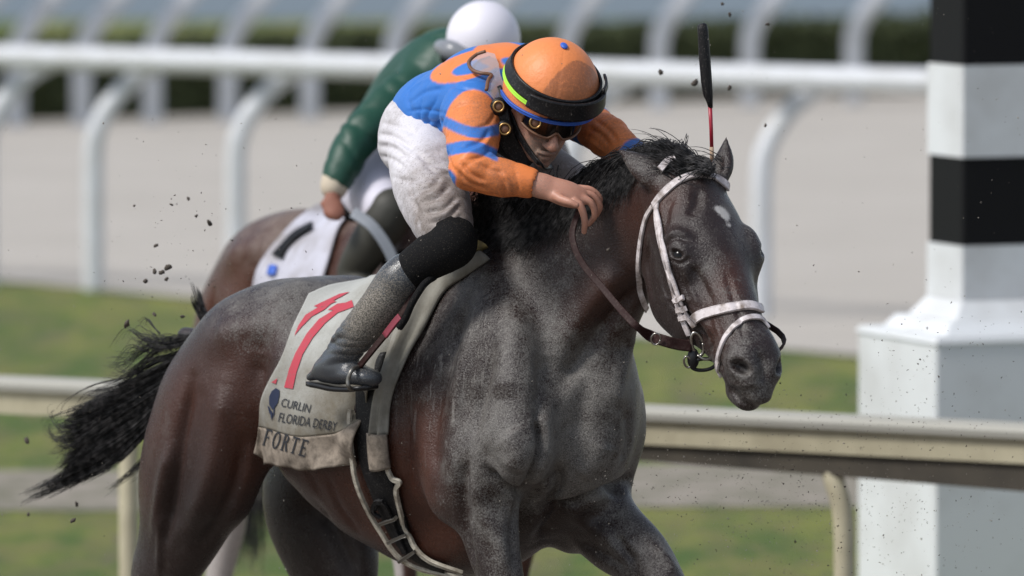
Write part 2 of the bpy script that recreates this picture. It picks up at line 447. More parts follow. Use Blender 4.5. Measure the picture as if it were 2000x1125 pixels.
    # far foreleg raised: forearm forward, cannon folded back
    g.sweep([P5(H(1160, 930, .12), .07, .080), P5(H(1163, 995, .11), .076, .095), P5(H(1198, 1043, .105), .072, .090), P5(H(1250, 1085, .10), .062, .076), P5(H(1285, 1128, .10), .054, .062), P5(H(1297, 1165, .10), .05, .056)], .05, HL)
    g.ell(H(1118, 1035, .12), (.05, .06, .055), .05)
    g.sweep([P5(H(1297, 1165, .10), .05, .056), P5(H(1288, 1230, .11), .03, .034), P5(H(1240, 1330, .12), .025, .027), P5(H(1205, 1400, .12), .033, .035), P5(H(1160, 1430, .12), .027, .03)], .03, HL)
    g.sweep([P5(H(1160, 1430, .12), .04), P5(H(1105, 1445, .12), .053)], .02, HL)
    # neck
    NL = nrm(HL*0.8+HLAT*0.2)
    g.sweep([P5(H(1020, 600, .0), .13, .20), P5(H(1080, 590, .0), .125, .205), P5(H(1135, 545, .0), .10, .175), P5(H(1195, 485, .0), .085, .15), P5(H(1262, 420, .0), .078, .125), P5(H(1315, 380, .0), .075, .10)], .05, NL)
    g.sweep([P5(H(1205, 560, -.0), .06), P5(H(1150, 650, .0), .08), P5(H(1140, 740, .0), .10)], .07)      # windpipe side / throat to chest
    # -- head
    A = HEAD_AXES
    def hv(s_, w_, d_): return HAX*s_+HLAT*w_+HDOR*d_
    def eye_lid(v):
        c = HD(*EYE(v)); n = nrm(hv(.12, v*.72, .60)); a1 = nrm(hv(.62, -v*.447, .25)); a1 = nrm(a1-n*(a1@n)); a2 = np.cross(n, a1)
        g.ell(c, .0265, .016)
        up = a2 if (a2@HDOR) > 0 else -a2
        for sg, rr in ((1, .0075), (-1, .006)):          # upper and lower lid rims
            g.sweep([P5(c+n*.0165+a1*x*.027+up*sg*(.0135-.010*x*x) + n*(-.014*x*x), rr*(1-.35*abs(x))) for x in (-1, -.6, -.2, .2, .6, 1)], .010)
        g.ell(c+n*.027+up*.0005, (.0195, .0085, .013), .004, (a1, a2, n), 'sub')
    def nostril(v):
        c = HD(.530, v*.044, -.040); n = nrm(hv(.30, v*.62, .60)); e1 = nrm(hv(.62, -v*.55, .10)); e1 = nrm(e1-n*(e1@n)); e2 = np.cross(n, e1)
        g.ell(c-n*.006, (.036, .026, .020), .022, (e1, e2, n))
        g.ell(c+n*.012, (.027, .0150, .034), .010, (e1, e2, n), 'sub')
        g.ell(c-n*.004+e1*.006, (.020, .012, .034), .006, (e1, e2, n), 'sub')
    def hs(rows, k, mode="add", n=9): g.sweep([P5(HD(*r[:3]), *r[3:]) for r in rows], k, HLAT, mode, n)
    def he(c, r, k, mode='add', rot=0):
        a0, a2 = HAX, HDOR
        if rot: 
            c_, s_ = math.cos(rot), math.sin(rot); a0, a2 = HAX*c_+HDOR*s_, HDOR*c_-HAX*s_
        g.ell(HD(*c), r, k, (a0, HLAT, a2), mode)
    hs([(.0, 0, -.080, .075, .072), (.08, 0, -.078, .094, .078), (.18, 0, -.078, .100, .078), (.28, 0, -.070, .076, .066), (.38, 0, -.062, .058, .058), (.48, 0, -.060, .052, .054)], .03)      # skull and nose
    he((.14, 0, -.045), (.13, .078, .052), .05)
    hs([(.22, 0, -.045, .050, .040), (.32, 0, -.040, .038, .030), (.42, 0, -.040, .028, .022), (.50, 0, -.044, .026, .020)], .05)        # nasal bone
    for v in (-1, 1):
        hs([(.12, v*.060, -.150, .022, .080), (.20, v*.068, -.165, .026, .092), (.265, v*.060, -.160, .024, .080)], .04)      # cheeks
        hs([(.22, v*.056, -.205, .018, .045), (.32, v*.042, -.165, .018, .036), (.42, v*.032, -.128, .018, .028), (.51, v*.024, -.105, .02, .025)], .035)   # jaw bar
        hs([(.250, v*.096, -.085, .010, .012), (.32, v*.078, -.084, .009, .010), (.39, v*.060, -.082, .008, .008)], .03)      # facial crest
        he((.208, v*.086, -.044), (.050, .030, .034), .035)                       # orbit
        he((.180, v*.092, -.024), (.028, .016, .013), .022)     # brow
        eye_lid(v)
        he((.490, v*.034, -.042), (.055, .024, .034), .03)                       # nostril flare
        nostril(v)
    hs([(.42, 0, -.085, .048, .048), (.50, 0, -.080, .048, .050), (.550, 0, -.076, .042, .038), (.578, 0, -.080, .032, .025)], .03)     # muzzle
    he((.558, -.004, -.122), (.030, .034, .026), .02)                          # lower lip and chin
    he((.525, -.006, -.142), (.034, .032, .024), .02)
    # mouth line
    for v in (-1, 1):
        hs([(.598, v*.010, -.094, .004), (.582, v*.034, -.098, .005), (.553, v*.050, -.102, .006), (.510, v*.058, -.101, .006), (.470, v*.055, -.098, .005)], .012, 'sub')
    # throat latch joins
    g.sweep([P5(HD(.02, 0, -.11), .07, .09), P5(HD(.12, 0, -.19), .06, .07)], .06, HLAT)
    # ears
    def ear(root, tip, back, wid):
        root, tip, back = map(np.asarray, (root, tip, back)); ax = tip-root; L = np.linalg.norm(ax); ax = ax/L
        side = nrm(np.cross(ax, back)); R = []
        for t, w in ((-.15, .75), (.0, .85), (.20, 1.0), (.42, .90), (.64, .62), (.84, .32), (1.0, .12)):
            R.append((*(root+ax*L*t+back*0.006*math.sin(math.pi*max(t, 0))), wid*w, wid*w*.62))
        g.sweep(R, .018, side)
        # hollow on the front side
        Rh = [(*(root+ax*L*t-back*(.016+.004*t)), wid*w*.62, wid*w*.42) for t, w in ((.12, .5), (.28, .9), (.46, .8), (.62, .45), (.72, .2))]
        g.sweep(Rh, .008, side, 'sub')
    er = HD(.0, -.066, -.035); et = W(1208, 292, float(er[1])+.07)
    ear(er+np.array([-.01, 0, .0]), et, nrm(np.array([-.25, -.75, .5])), .034)
    er2 = HD(.012, .068, -.02); et2 = W(1418, 268, float(er2[1])+.05)
    ear(er2, et2, nrm(np.array([.55, .75, .0])), .031)
    # muscle grooves
    g.sweep([P5(H(948, 895, -.30), .008), P5(H(975, 935, -.30), .014), P5(H(1015, 968, -.27), .012), P5(H(1030, 965, -.25), .006)], .045, None, 'sub')
    g.sweep([P5(H(835, 800, -.30), .010), P5(H(838, 880, -.31), .014), P5(H(850, 960, -.31), .014), P5(H(868, 1040, -.28), .01)], .04, None, 'sub')
    g.sweep([P5(H(1095, 880, -.02), .008), P5(H(1096, 920, -.03), .010), P5(H(1085, 950, -.04), .006)], .04, None, 'sub')
    g.sweep([P5(H(1240, 520, -.12), .008), P5(H(1185, 600, -.15), .014), P5(H(1130, 690, -.19), .012), P5(H(1085, 760, -.2), .006)], .07, None, 'sub')    # jugular groove
    g.sweep([P5(H(500, 700, -.33), .006), P5(H(492, 800, -.34), .010), P5(H(505, 890, -.33), .014)], .06, None, 'sub')
    g.sweep([P5(H(372, 780, -.31), .006), P5(H(350, 900, -.32), .010), P5(H(335, 1010, -.29), .009)], .05, None, 'sub')
    V, F = g.mesh()
    V = vsmooth(V, F, 5, .5)
    V = sculpt(V, F, [(p, r, a*(1.5 if p[0][0] < 1260 else 1.25)) for p, r, a in STROKES])
    return V, F
# ------------------------------------------------------------------ helpers that lay things on a surface
def uvsphere(c, r, n=16, axes=None):
    V = []; F = []; r = np.asarray(r if np.ndim(r) else [r]*3, float); c = np.asarray(c, float)
    A = np.eye(3) if axes is None else np.array([nrm(a) for a in axes])
    for i in range(n+1):
        for j in range(2*n):
            a = math.pi*i/n; b = math.pi*j/n
            V.append(tuple(c + (r*np.array([math.sin(a)*math.cos(b), math.sin(a)*math.sin(b), math.cos(a)]))@A))
    for i in range(n):
        for j in range(2*n): F.append((i*2*n+j, (i+1)*2*n+j, (i+1)*2*n+(j+1) % (2*n), i*2*n+(j+1) % (2*n)))
    return V, F
def cast(B, px, py, far=False):
    r = nrm(ray(px, py)); h = B.ray_cast(Vector(CAMP), Vector(r))
    if h[0] is None: return None, None
    return np.array(h[0]), np.array(h[1])
def near(B, P):
    h = B.find_nearest(Vector(P)); return np.array(h[0]), np.array(h[1])
def drape(B, pix, n=8, off=.004, guess=None, smooth=3):
    """3-D path lying on surface B where the pixel path crosses it"""
    C = catmull(np.array(pix, float), n); P = []; Nn = []
    lasty = None
    for px, py in C:
        p, nn = cast(B, px, py)
        if p is None:
            y0 = P[-1][1] if P else (guess if guess is not None else 0)
            p, nn = near(B, W(px, py, y0))
        P.append(p); Nn.append(nn)
    P = np.array(P); Nn = np.array(Nn)
    for _ in range(smooth):
        P[1:-1] = P[1:-1]*.4+(P[:-2]+P[2:])*.3; Nn[1:-1] = Nn[1:-1]*.4+(Nn[:-2]+Nn[2:])*.3
    Nn /= np.linalg.norm(Nn, axis=1)[:, None]
    return P+Nn*off, Nn
def blob(P, c, r, p=1.0): return np.exp(-(((P-np.asarray(c))**2).sum(1)/(r*r)))*p

def strands(name, S, r0, m_, parent, seg=3):
    """many tapered hairs as one mesh; S: list of (n,3) arrays"""
    V = []; F = []; o = 0
    for P in S:
        n = len(P); T = np.gradient(P, axis=0); T /= np.maximum(np.linalg.norm(T, axis=1), 1e-9)[:, None]
        a = np.cross(T, np.array([0.3, 0.9, 0.2])); a /= np.maximum(np.linalg.norm(a, axis=1), 1e-9)[:, None]; b = np.cross(T, a)
        rr = r0*np.linspace(1, .25, n)[:, None]*(0.8+.5*random.random())
        ring = np.stack([P+rr*(a*math.cos(2*math.pi*k/seg)+b*math.sin(2*math.pi*k/seg)) for k in range(seg)], 1).reshape(-1, 3)
        V.append(ring)
        i = np.arange(n-1)[:, None]*seg+o; k = np.arange(seg)[None, :]
        f = np.stack([i+k, i+(k+1) % seg, i+seg+(k+1) % seg, i+seg+k], -1).reshape(-1, 4); F.append(f); o += n*seg
    return mesh_np(name, np.vstack(V), np.vstack(F), m_, parent)

# ------------------------------------------------------------------ horse materials
def horse_material(name, coat, red, dustc, white=(.5, .48, .46), dark_dust=.55):
    m_ = mat(name, coat, .42); N = N_(m_)
    d = N.attr('dust').outputs['Fac']; r = N.attr('red').outputs['Fac']; w = N.attr('white').outputs['Fac']; st = N.attr('streak').outputs['Fac']; dk = N.attr('hole').outputs['Fac']
    tc = N.n('ShaderNodeTexCoord').outputs['Object']
    def nz(sc, det=4, ro=.55, vec=None):
        q = N.n('ShaderNodeTexNoise'); q.inputs['Scale'].default_value = sc; q.inputs['Detail'].default_value = det; q.inputs['Roughness'].default_value = ro
        N.l(vec if vec is not None else tc, q.inputs['Vector']); return q.outputs['Fac']
    big = nz(5, 5, .6); mid = nz(28, 4, .6); fine = nz(230, 3, .7); fine2 = nz(420, 2, .6)
    base = N.mix(N.math('MULTIPLY', r, N.math('ADD', .55, N.math('MULTIPLY', big, .8)), True), coat, red)
    # dust amount, including the shade painted into the attribute
    a = N.math('ADD', N.math('ADD', d, N.math('MULTIPLY', N.math('SUBTRACT', big, .5), 1.9)), N.math('MULTIPLY', N.math('SUBTRACT', mid, .5), 1.3))
    a = N.math('ADD', a, N.math('MULTIPLY', N.math('SUBTRACT', fine, .5), 2.4))
    a = N.ramp(a, [(.34, 0.0), (1.0, 1.0)])
    dc = N.mix(N.ramp(fine2, [(.40, 0.0), (.62, 1.0)]), tuple(c*.5 for c in dustc), tuple(c*1.3 for c in dustc))
    spk = N.ramp(nz(650, 1, .5), [(.66, 0.0), (.72, 1.0)])
    c = N.mix(N.math('MULTIPLY', a, .92), base, dc)
    # sweat and rain streaks
    mp = N.n('ShaderNodeMapping'); mp.inputs['Scale'].default_value = (120, 120, 7.0); mp.inputs['Rotation'].default_value = (0, .0, 0); N.l(tc, mp.inputs['Vector'])
    sn = nz(1.0, 2, .5, mp.outputs[0]); ss = N.ramp(sn, [(.58, 0.0), (.70, 1.0)])
    c = N.mix(N.math('MULTIPLY', ss, N.math('MULTIPLY', st, .42), True), c, tuple(min(1, k*1.9) for k in dustc))
    c = N.mix(N.math('MULTIPLY', w, N.ramp(N.math('ADD', w, N.math('ADD', N.math('MULTIPLY', N.math('SUBTRACT', mid, .5), 1.6), N.math('MULTIPLY', N.math('SUBTRACT', fine, .5), 1.4))), [(.35, 0.0), (.95, .8)]), True), c, white)
    c = N.mix(N.math('MULTIPLY', spk, N.math('MULTIPLY', d, .55), True), c, tuple(min(1, k*2.6) for k in dustc))
    c = N.mix(dk, c, (.006, .003, .003))
    N.col(c)
    N.rough(N.mix(a, N.mix(mid, (.20,)*3, (.36,)*3), (.58,)*3))
    N.b.inputs['Specular IOR Level'].default_value = .42
    N.b.inputs['Sheen Weight'].default_value = .05; N.b.inputs['Sheen Roughness'].default_value = .4
    hh = N.math('ADD', N.math('MULTIPLY', fine, .85), N.math('MULTIPLY', mid, .12))
    q1 = N.n('ShaderNodeBump'); q1.inputs['Strength'].default_value = .18; q1.inputs['Distance'].default_value = .010
    mp2 = N.n('ShaderNodeMapping'); mp2.inputs['Scale'].default_value = (30, 30, 9); N.l(tc, mp2.inputs['Vector'])
    vn = N.n('ShaderNodeTexNoise'); vn.inputs['Scale'].default_value = 1; vn.inputs['Detail'].default_value = 2; N.l(mp2.outputs[0], vn.inputs['Vector'])
    N.l(vn.outputs['Fac'], q1.inputs['Height'])
    N.bump(hh, .005, .55, q1.outputs[0])
    return m_
def hair_material(name, c1, c2):
    m_ = mat(name, c1, .5, spec=.3); N = N_(m_); N.col(N.mix(N.ramp(N.noise(60, 4), [(.42, 0.0), (.68, 1.0)]), c1, c2)); return m_

HV, HF = build_horse()
HB = bvh_of(HV, HF)
def horse_attrs(P):
    def c(px, py): 
        p, _ = cast(HB, px, py); return p if p is not None else W(px, py, 0)
    d = np.full(len(P), .19); r = np.full(len(P), .18); w = np.zeros(len(P)); st = np.zeros(len(P)); hole = np.zeros(len(P))
    for px, py, rad, k in ((1100, 850, .24, .45), (1000, 860, .15, .30), (960, 1000, .16, .25), (1180, 900, .15, .2), (1200, 1040, .2, .25), (1240, 1080, .1, .2), (900, 620, .16, .25), (1000, 620, .2, .1),
                           (560, 570, .16, .45), (640, 560, .12, .4), (470, 620, .12, .2), (1390, 520, .09, .25), (1460, 760, .10, .25), (1420, 700, .07, .2), (1300, 330, .08, .35), (1440, 420, .10, .2), (1120, 680, .15, .25),
                           (1200, 480, .12, -.25), (1250, 420, .1, -.2), (1200, 560, .10, -.2), (810, 880, .09, -.7), (800, 990, .12, -.75), (850, 1040, .10, -.6), (640, 960, .18, -.45), (740, 1030, .15, -.4), (480, 900, .12, -.4),
                           (400, 780, .20, -.15), (330, 900, .15, -.2), (400, 960, .12, .1), (470, 760, .1, .1), (1290, 560, .08, -.3), (1320, 610, .07, -.25), (1270, 490, .07, -.35), (620, 1060, .2, -.1), (500, 940, .07, -.5), (885, 940, .05, .2), (1085, 1010, .07, -.6), (1130, 1030, .06, -.3), (1050, 1040, .05, -.5), (1065, 760, .05, -.3), (1150, 620, .06, -.3)):  # some negative blobs paint shade: between forelegs, in chest grooves, at the flank
        d += blob(P, c(px, py), rad, k)
    for px, py, rad, k in ((815, 900, .10, .95), (800, 980, .12, .9), (845, 1050, .10, .8), (650, 940, .15, .45), (720, 1010, .14, .4), (490, 900, .10, .75), (440, 730, .12, .45), (350, 760, .10, .5), (300, 850, .10, .45), (275, 960, .08, .4), (520, 860, .1, .4), (500, 700, .12, .3),
                           (1300, 395, .05, .7), (1425, 560, .045, .6), (1435, 520, .04, .4), (1400, 665, .05, .55), (1240, 420, .07, .45), (1200, 560, .1, .35), (1160, 620, .1, .2), (840, 820, .07, .5), (1380, 610, .05, .3)):
        r += blob(P, c(px, py), rad, k)
    w += blob(P, c(1410, 412), .017, 1.0)+blob(P, c(1418, 424), .015, 1.0)+blob(P, c(1424, 440), .009, .9)+blob(P, c(1402, 408), .008, .8)
    for px, py, rad, k in ((880, 700, .13, 1.0), (960, 640, .12, .7), (860, 790, .10, 1.0), (1000, 760, .09, .4)): st += blob(P, c(px, py), rad, k)
    for v in (-1, 1): hole += np.clip(blob(P, HD(.528, v*.040, -.046), .019, 2.2)-.7, 0, 1)
    hole += 0
    return dict(dust=np.clip(d, 0, 1.2), red=np.clip(r, 0, 1), white=np.clip(w, 0, 1), streak=np.clip(st, 0, 1), hole=np.clip(hole, 0, 1))
m_horse = horse_material('dark_bay_coat', (.010, .0085, .0085), (.062, .020, .011), (.158, .148, .136))
m_hair = hair_material('black_hair', (.005, .005, .0055), (.085, .080, .080))
horse = empty('race_horse', HU(-.3, 0, 0))
tag(horse, 'dark bay horse covered in grey dust galloping with a small white star on its forehead', 'horse')
hb = mesh_np('body', HV, HF, m_horse, horse, attrs=horse_attrs(HV))
m_eye = mat('eye', (.004, .003, .0025), .12, spec=.22)
for v in (-1, 1): mesh_np('eye', *uvsphere(HD(*EYE(v)), .0225), m_eye, horse)

# tail
def guide_fan(G, count, n=14, spread=.012, wob=.012, seed=3):
    """hairs between neighbouring guide curves (each (k,3)); clumped"""
    rg = np.random.default_rng(seed); out = []
    G = [catmull(g, 6) for g in G]
    def res(g, n): 
        t = np.linspace(0, len(g)-1, n); i = np.minimum(t.astype(int), len(g)-2); f = (t-i)[:, None]; return g[i]*(1-f)+g[i+1]*f
    G = [res(g, n) for g in G]; K = len(G)
    nc = max(6, count//14); cl = rg.random(nc)*(K-1); cw = rg.normal(0, 1, (nc, 3)); cp = rg.random(nc)*6.28
    for q in range(count):
        c = rg.integers(nc); s = cl[c]+rg.normal(0, .035); s = min(max(s, 0), K-1.001); i = int(s); f = s-i
        P = G[i]*(1-f)+G[i+1]*f; L = .62+.38*rg.random()**.6; t = np.linspace(0, L, n)
        u = t*(n-1); j = np.minimum(u.astype(int), n-2); ff = (u-j)[:, None]; P = P[j]*(1-ff)+P[j+1]*ff
        tt = np.linspace(0, 1, n)[:, None]
        P = P+cw[c]*spread*1.3*(.35+tt)+rg.normal(0, 1, 3)*spread*.38*(.3+tt*.9)
        P = P+np.array([0, .3, 1])*np.sin(tt*7+cp[c]+rg.normal(0, .3))*wob*tt+rg.normal(0, 1, 3)*wob*.30*np.sin(tt*3.2+rg.random()*6)*tt
        out.append(P)
    return out
def TG(*pp):
    return np.array([W(px, py, .63+(395-px)/831*.55+ex) for px, py, ex in [(*p, 0) if len(p) == 2 else p for p in pp]])
tg = [TG((405, 655), (360, 652), (320, 640), (288, 622)),
      TG((400, 660), (345, 680), (295, 690), (240, 738), (200, 740)),
      TG((398, 668), (335, 712), (270, 742), (205, 765), (160, 790), (150, 822)),
      TG((395, 675), (325, 740), (245, 780), (185, 812), (140, 850), (95, 845)),
      TG((390, 685), (322, 770), (250, 820), (185, 855), (135, 905), (110, 935)),
      TG((385, 695), (318, 800), (250, 860), (180, 905), (110, 950), (25, 985)),
      TG((378, 705), (315, 815), (262, 872), (205, 925), (150, 955), (75, 978)),]
tg = [TG((405, 655), (360, 655), (325, 645), (300, 628)),
      TG((400, 660), (350, 682), (300, 695), (245, 742), (205, 738)),
      TG((398, 668), (340, 712), (280, 742), (220, 775), (175, 790), (150, 812)),
      TG((395, 675), (330, 738), (255, 785), (195, 822), (150, 842), (105, 842)),
      TG((390, 685), (325, 765), (258, 820), (195, 858), (150, 900), (128, 925)),
      TG((385, 695), (320, 785), (262, 845), (205, 888), (160, 915), (120, 938)),
      TG((380, 700), (320, 800), (268, 860), (210, 908), (120, 945), (28, 982))]
S = guide_fan(tg[2:6], 2300, spread=.007, wob=.006) + guide_fan(tg[0:3], 300, spread=.012, wob=.012, seed=5) + guide_fan(tg[4:], 700, spread=.006, wob=.005, seed=6) + guide_fan(tg[5:], 220, spread=.004, wob=.006, seed=16)
S += guide_fan([TG((425, 660), (408, 620), (395, 590), (384, 552)), TG((415, 665), (396, 630), (384, 600), (380, 575))], 90, spread=.006, wob=.004, seed=8)
S += guide_fan([TG((300, 745), (235, 800), (165, 850), (110, 862), (85, 830), (95, 812)), TG((290, 720), (240, 735), (190, 740), (150, 765), (140, 800), (155, 820))], 46, spread=.012, wob=.010, seed=11)
S += guide_fan([TG((300, 690), (262, 668), (235, 672), (205, 700)), TG((310, 650), (280, 640), (262, 655))], 24, spread=.012, wob=.012, seed=15)
S = S + guide_fan([TG((330, 830), (270, 905), (200, 965)), TG((340, 850), (300, 905), (245, 950))], 40, spread=.006, wob=.004, seed=12)
strands('tail', S, .0012, m_hair, horse)

# mane: roots along the crest, hair thrown back and over the near side
crest = catmull(np.array([H(1345, 325, .0), H(1290, 330, .0), H(1230, 348, .0), H(1165, 385, .0), H(1100, 415, .0), H(1030, 440, .0), H(960, 462, .0)]), 10)
crest2 = []
for p in crest:
    q, n_ = near(HB, p+np.array([0, 0, .05])); crest2.append(q)
crest = np.array(crest2)
rg = np.random.default_rng(21); S = []
back = nrm(crest[-1]-crest[20])
for q in range(3400):
    s = rg.random()**.9*(len(crest)-1.01); i = int(s); f = s-i; r0 = crest[i]*(1-f)+crest[i+1]*f
    cl = math.sin(i*2.1)*.5+math.sin(s*.9)*.5
    side = (-1 if rg.random() < .86 else 1)
    t = np.linspace(0, 1, 10)[:, None]; fr = s/len(crest)
    L = (.07+.05*rg.random())*(1.0+.75*math.sin(min(1, fr*1.15)*math.pi))*(1 if side < 0 else .6)
    lift = (.020+.030*rg.random()+.02*cl)*(1+.9*sm(fr, .5, .75))
    out = HL*side*(.45+.25*rg.random())
    P = r0-ZZ*.012+(back*(.75+.35*rg.random())+out*.55)*L*t+ZZ*(lift*4*t*(1-t*.9)-.50*L*t*t*(1+.5*rg.random()))
    P = P+rg.normal(0, 1, 3)*.010*t+HL*side*.02*np.sin(t*3.14)+np.array([.3, 0, 1])*np.sin(t*8+cl*4)*.006*t
    # keep the hair outside the neck
    for k in range(2, 10):
        qn, nn = near(HB, P[k]); dd = (P[k]-qn)@nn
        if dd < .006: P[k] = qn+nn*(.006+.012*rg.random())
    S.append(P)
strands('mane', S, .0013, m_hair, horse)
# forelock between the ears: a wind-blown tuft over the poll and a short knot in front of the browband
S = []; pl = HD(.0, .0, .0)
for q in range(620):
    r0 = HD(-.045+.08*rg.random(), rg.normal(.004, .022), .01); qn, nn = near(HB, r0); r0 = qn
    t = np.linspace(0, 1, 9)[:, None]; w_ = rg.random()
    if w_ < .72:
        D = np.array([-.85, .25, .10])+rg.normal(0, .16, 3); L = .05+.09*rg.random()
        P = r0+D*L*t+ZZ*(.008+.020*rg.random())*np.sin(t*2.6)+rg.normal(0, .004, 3)*t
    else:
        tgt = HD(.030, .018, .022)+rg.normal(0, .006, 3); P = r0*(1-t)+tgt*t+nn*.022*np.sin(t*3.14)+rg.normal(0, .003, 3)*t
    S.append(P)
strands('forelock', S, .0013, m_hair, horse)

# ------------------------------------------------------------------ bridle
m_white = mat('white_bridle_leather', (.62, .56, .55), .45); N = N_(m_white)
N.col(N.mix(N.ramp(N.noise(45, 5, .65), [(.42, 0.0), (.70, 1.0)]), (.66, .60, .60), (.20, .155, .13))); N.bump(N.noise(300, 2), .001, .4)
m_leather = mat('dark_leather', (.030, .014, .012), .6, spec=.2); N = N_(m_leather)
N.col(N.mix(N.ramp(N.noise(160, 5, .7), [(.50, 0.0), (.80, 1.0)]), (.022, .007, .006), (.07, .05, .042))); N.bump(N.noise(400, 2), .001, .5)
m_blackrub = mat('black_rubber', (.010, .010, .011), .35, spec=.35)
m_metal = mat('bit_metal', (.35, .33, .30), .28, 1.0)
bridle = empty('bridle', HPOLL)
tag(bridle, 'white leather bridle with dark brown reins on the dusty dark horse in front', 'bridle')
def belt(name, pix, w, t=.004, off=.002, m_=None, par=bridle, n=14, B=None, sm_=3, guess=-.7):
    P, Nn = drape(B or HB, pix, n, off, guess, sm_); return mesh_np(name, *strap(P, Nn, w, t), m_ or m_white, par, smooth=False)
belt('browband', [(1278, 402), (1296, 378), (1322, 356), (1350, 344), (1372, 342), (1402, 350), (1428, 370)], .018, .005)
belt('cheek_strap', [(1284, 396), (1284, 430), (1292, 478), (1305, 530), (1320, 580), (1334, 622), (1347, 654)], .0145, .004)
belt('cheek_strap', [(1287, 412), (1299, 470), (1314, 532), (1332, 582), (1354, 626)], .011, .0035, .007)
belt('throat_strap', [(1276, 404), (1264, 424), (1255, 458), (1249, 505), (1249, 555), (1256, 590), (1266, 610)], .013, .004)
kb = belt('noseband', [(1352, 628), (1366, 617), (1395, 608), (1430, 601), (1462, 597), (1482, 602), (1490, 606)], .023, .006)
belt('lip_strap', [(1404, 738), (1403, 712), (1408, 684), (1420, 656), (1440, 633), (1462, 621), (1484, 622), (1500, 640)], .0135, .0045)
belt('crown_strap', [(1288, 336), (1300, 324), (1320, 316)], .016, .004, .012)
for pix, w in (([(1322, 588), (1340, 582)], .012), ([(1327, 606), (1345, 600)], .012), ([(1332, 622), (1350, 617)], .012), ([(1344, 610), (1360, 636)], .012)):
    belt('keeper', pix, w, .006, .007, m_white)
bp, bn = cast(HB, 1365, 670)
by = bp[1]-.012
def ring(name, cx, cy, rx, ry, rad, m_, y, tilt=0, par=bridle, a0=0, a1=2*math.pi):
    P = []
    for a in np.linspace(a0, a1, 36):
        dx, dy = rx*math.cos(a), ry*math.sin(a); c_, s_ = math.cos(tilt), math.sin(tilt)
        P.append(W(cx+dx*c_-dy*s_, cy+dx*s_+dy*c_, y+.004*math.sin(a)))
    return mesh_np(name, *tube(P, rad, 8), m_, par)
ring('bit_ring', 1362, 672, 11, 23, .0042, m_metal, by, -.25)
ring('curb_ring', 1374, 712, 24, 11, .0045, m_blackrub, by+.004, -.1)
P = [W(1362, 694, by-.004), W(1378, 702, by-.006), W(1400, 697, by)]
mesh_np('mouthpiece', *tube(catmull(P, 5), .0032), m_metal, bridle)
ring('buckle', 1343, 707, 7, 11, .0025, m_metal, by, -.2)
mesh_np('bit_guard', *uvsphere(W(1354, 700, by+.006), (.014, .012, .024)), m_blackrub, bridle)
# reins
def rein_path(pix):
    C = catmull(np.array(pix, float), 10); out = []
    for px, py, y in C:
        p, nn = cast(HB, px, py)
        yy = y
        if p is not None: yy = min(y, p[1]-.006)
        out.append(W(px, py, yy))
    return np.array(out)
P = rein_path([(1350, 676, by), (1325, 673, by-.005), (1298, 666, by-.01), (1270, 656, by+.02), (1240, 634, -.66), (1205, 596, -.60), (1172, 556, -.55), (1143, 522, -.52), (1125, 490, -.50), (1118, 458, -.48), (1124, 430, -.46), (1134, 405, -.44)])
Nn = np.tile(nrm([-.2, -.95, .2]), (len(P), 1))
w = np.interp(np.linspace(0, 1, len(P)), [0, .28, .33, 1], [.026, .026, .017, .013])
mesh_np('rein', *strap(P, Nn, w, .005), m_leather, bridle)
P2 = [HU(*[float((W(1350, 676, by)-HO)@HH), 0, 0])]
# far rein, from the far bit ring back along the far side of the neck
fb, fn = near(HB, HD(.47, .065, -.11)); P = catmull(np.array([fb+HLAT*.01, fb+HLAT*.05+ZZ*.06+np.array([0, .15, 0]), H(1260, 520, .16), H(1190, 420, .13), H(1150, 385, .05)]), 8)
mesh_np('rein', *strap(P, np.tile(HL, (len(P), 1)), .014, .005), m_leather, bridle)
ring('rein_buckle', 1281, 662, 9, 11, .0022, m_metal, by-.02, .2)
belt('keeper', [(1352, 660), (1340, 676), (1346, 690)], .012, .006, .010, m_leather)

# ------------------------------------------------------------------ saddle cloth, saddle, girth
m_towel = mat('saddle_towel', (.50, .50, .47), .85); N = N_(m_towel)
t1 = N.ramp(N.noise(9, 5, .6), [(.40, 0.0), (.72, 1.0)]); 
td = N.attr('dirt').outputs['Fac']; tdd = N.ramp(N.math('ADD', td, N.math('MULTIPLY', N.math('SUBTRACT', N.noise(11, 5, .65), .5), 1.2)), [(.25, 0.0), (1.0, 1.0)])
N.col(N.mix(N.math('MULTIPLY', N.ramp(N.noise(240, 4, .7), [(.52, 0.0), (.75, 1.0)]), N.math('ADD', .2, N.math('MULTIPLY', td, .5))), N.mix(tdd, (.40, .405, .38), (.165, .145, .11)), (.085, .075, .06))); N.bump(N.noise(500, 2), .001, .5)
m_tan = mat('towel_band', (.38, .31, .24), .85); N = N_(m_tan)
N.col(N.mix(N.ramp(N.noise(40, 5, .7), [(.38, 0.0), (.70, 1.0)]), (.29, .24, .19), (.105, .085, .065))); N.bump(N.noise(500, 2), .001, .5)
m_red = mat('red_number', (.62, .045, .075), .7); N = N_(m_red); N.col(N.mix(N.ramp(N.noise(60, 5, .7), [(.5, 0.0), (.85, 1.0)]), (.43, .038, .062), (.24, .085, .085)))
m_ink = mat('dark_lettering', (.022, .024, .03), .8); m_navy = mat('navy_emblem', (.010, .018, .05), .7)
cloth = empty('saddle_cloth', HU(-.35, 0, 1.45))
tag(cloth, 'grey saddle cloth with red number and dark lettering on the flank of the dusty horse', 'saddle cloth')
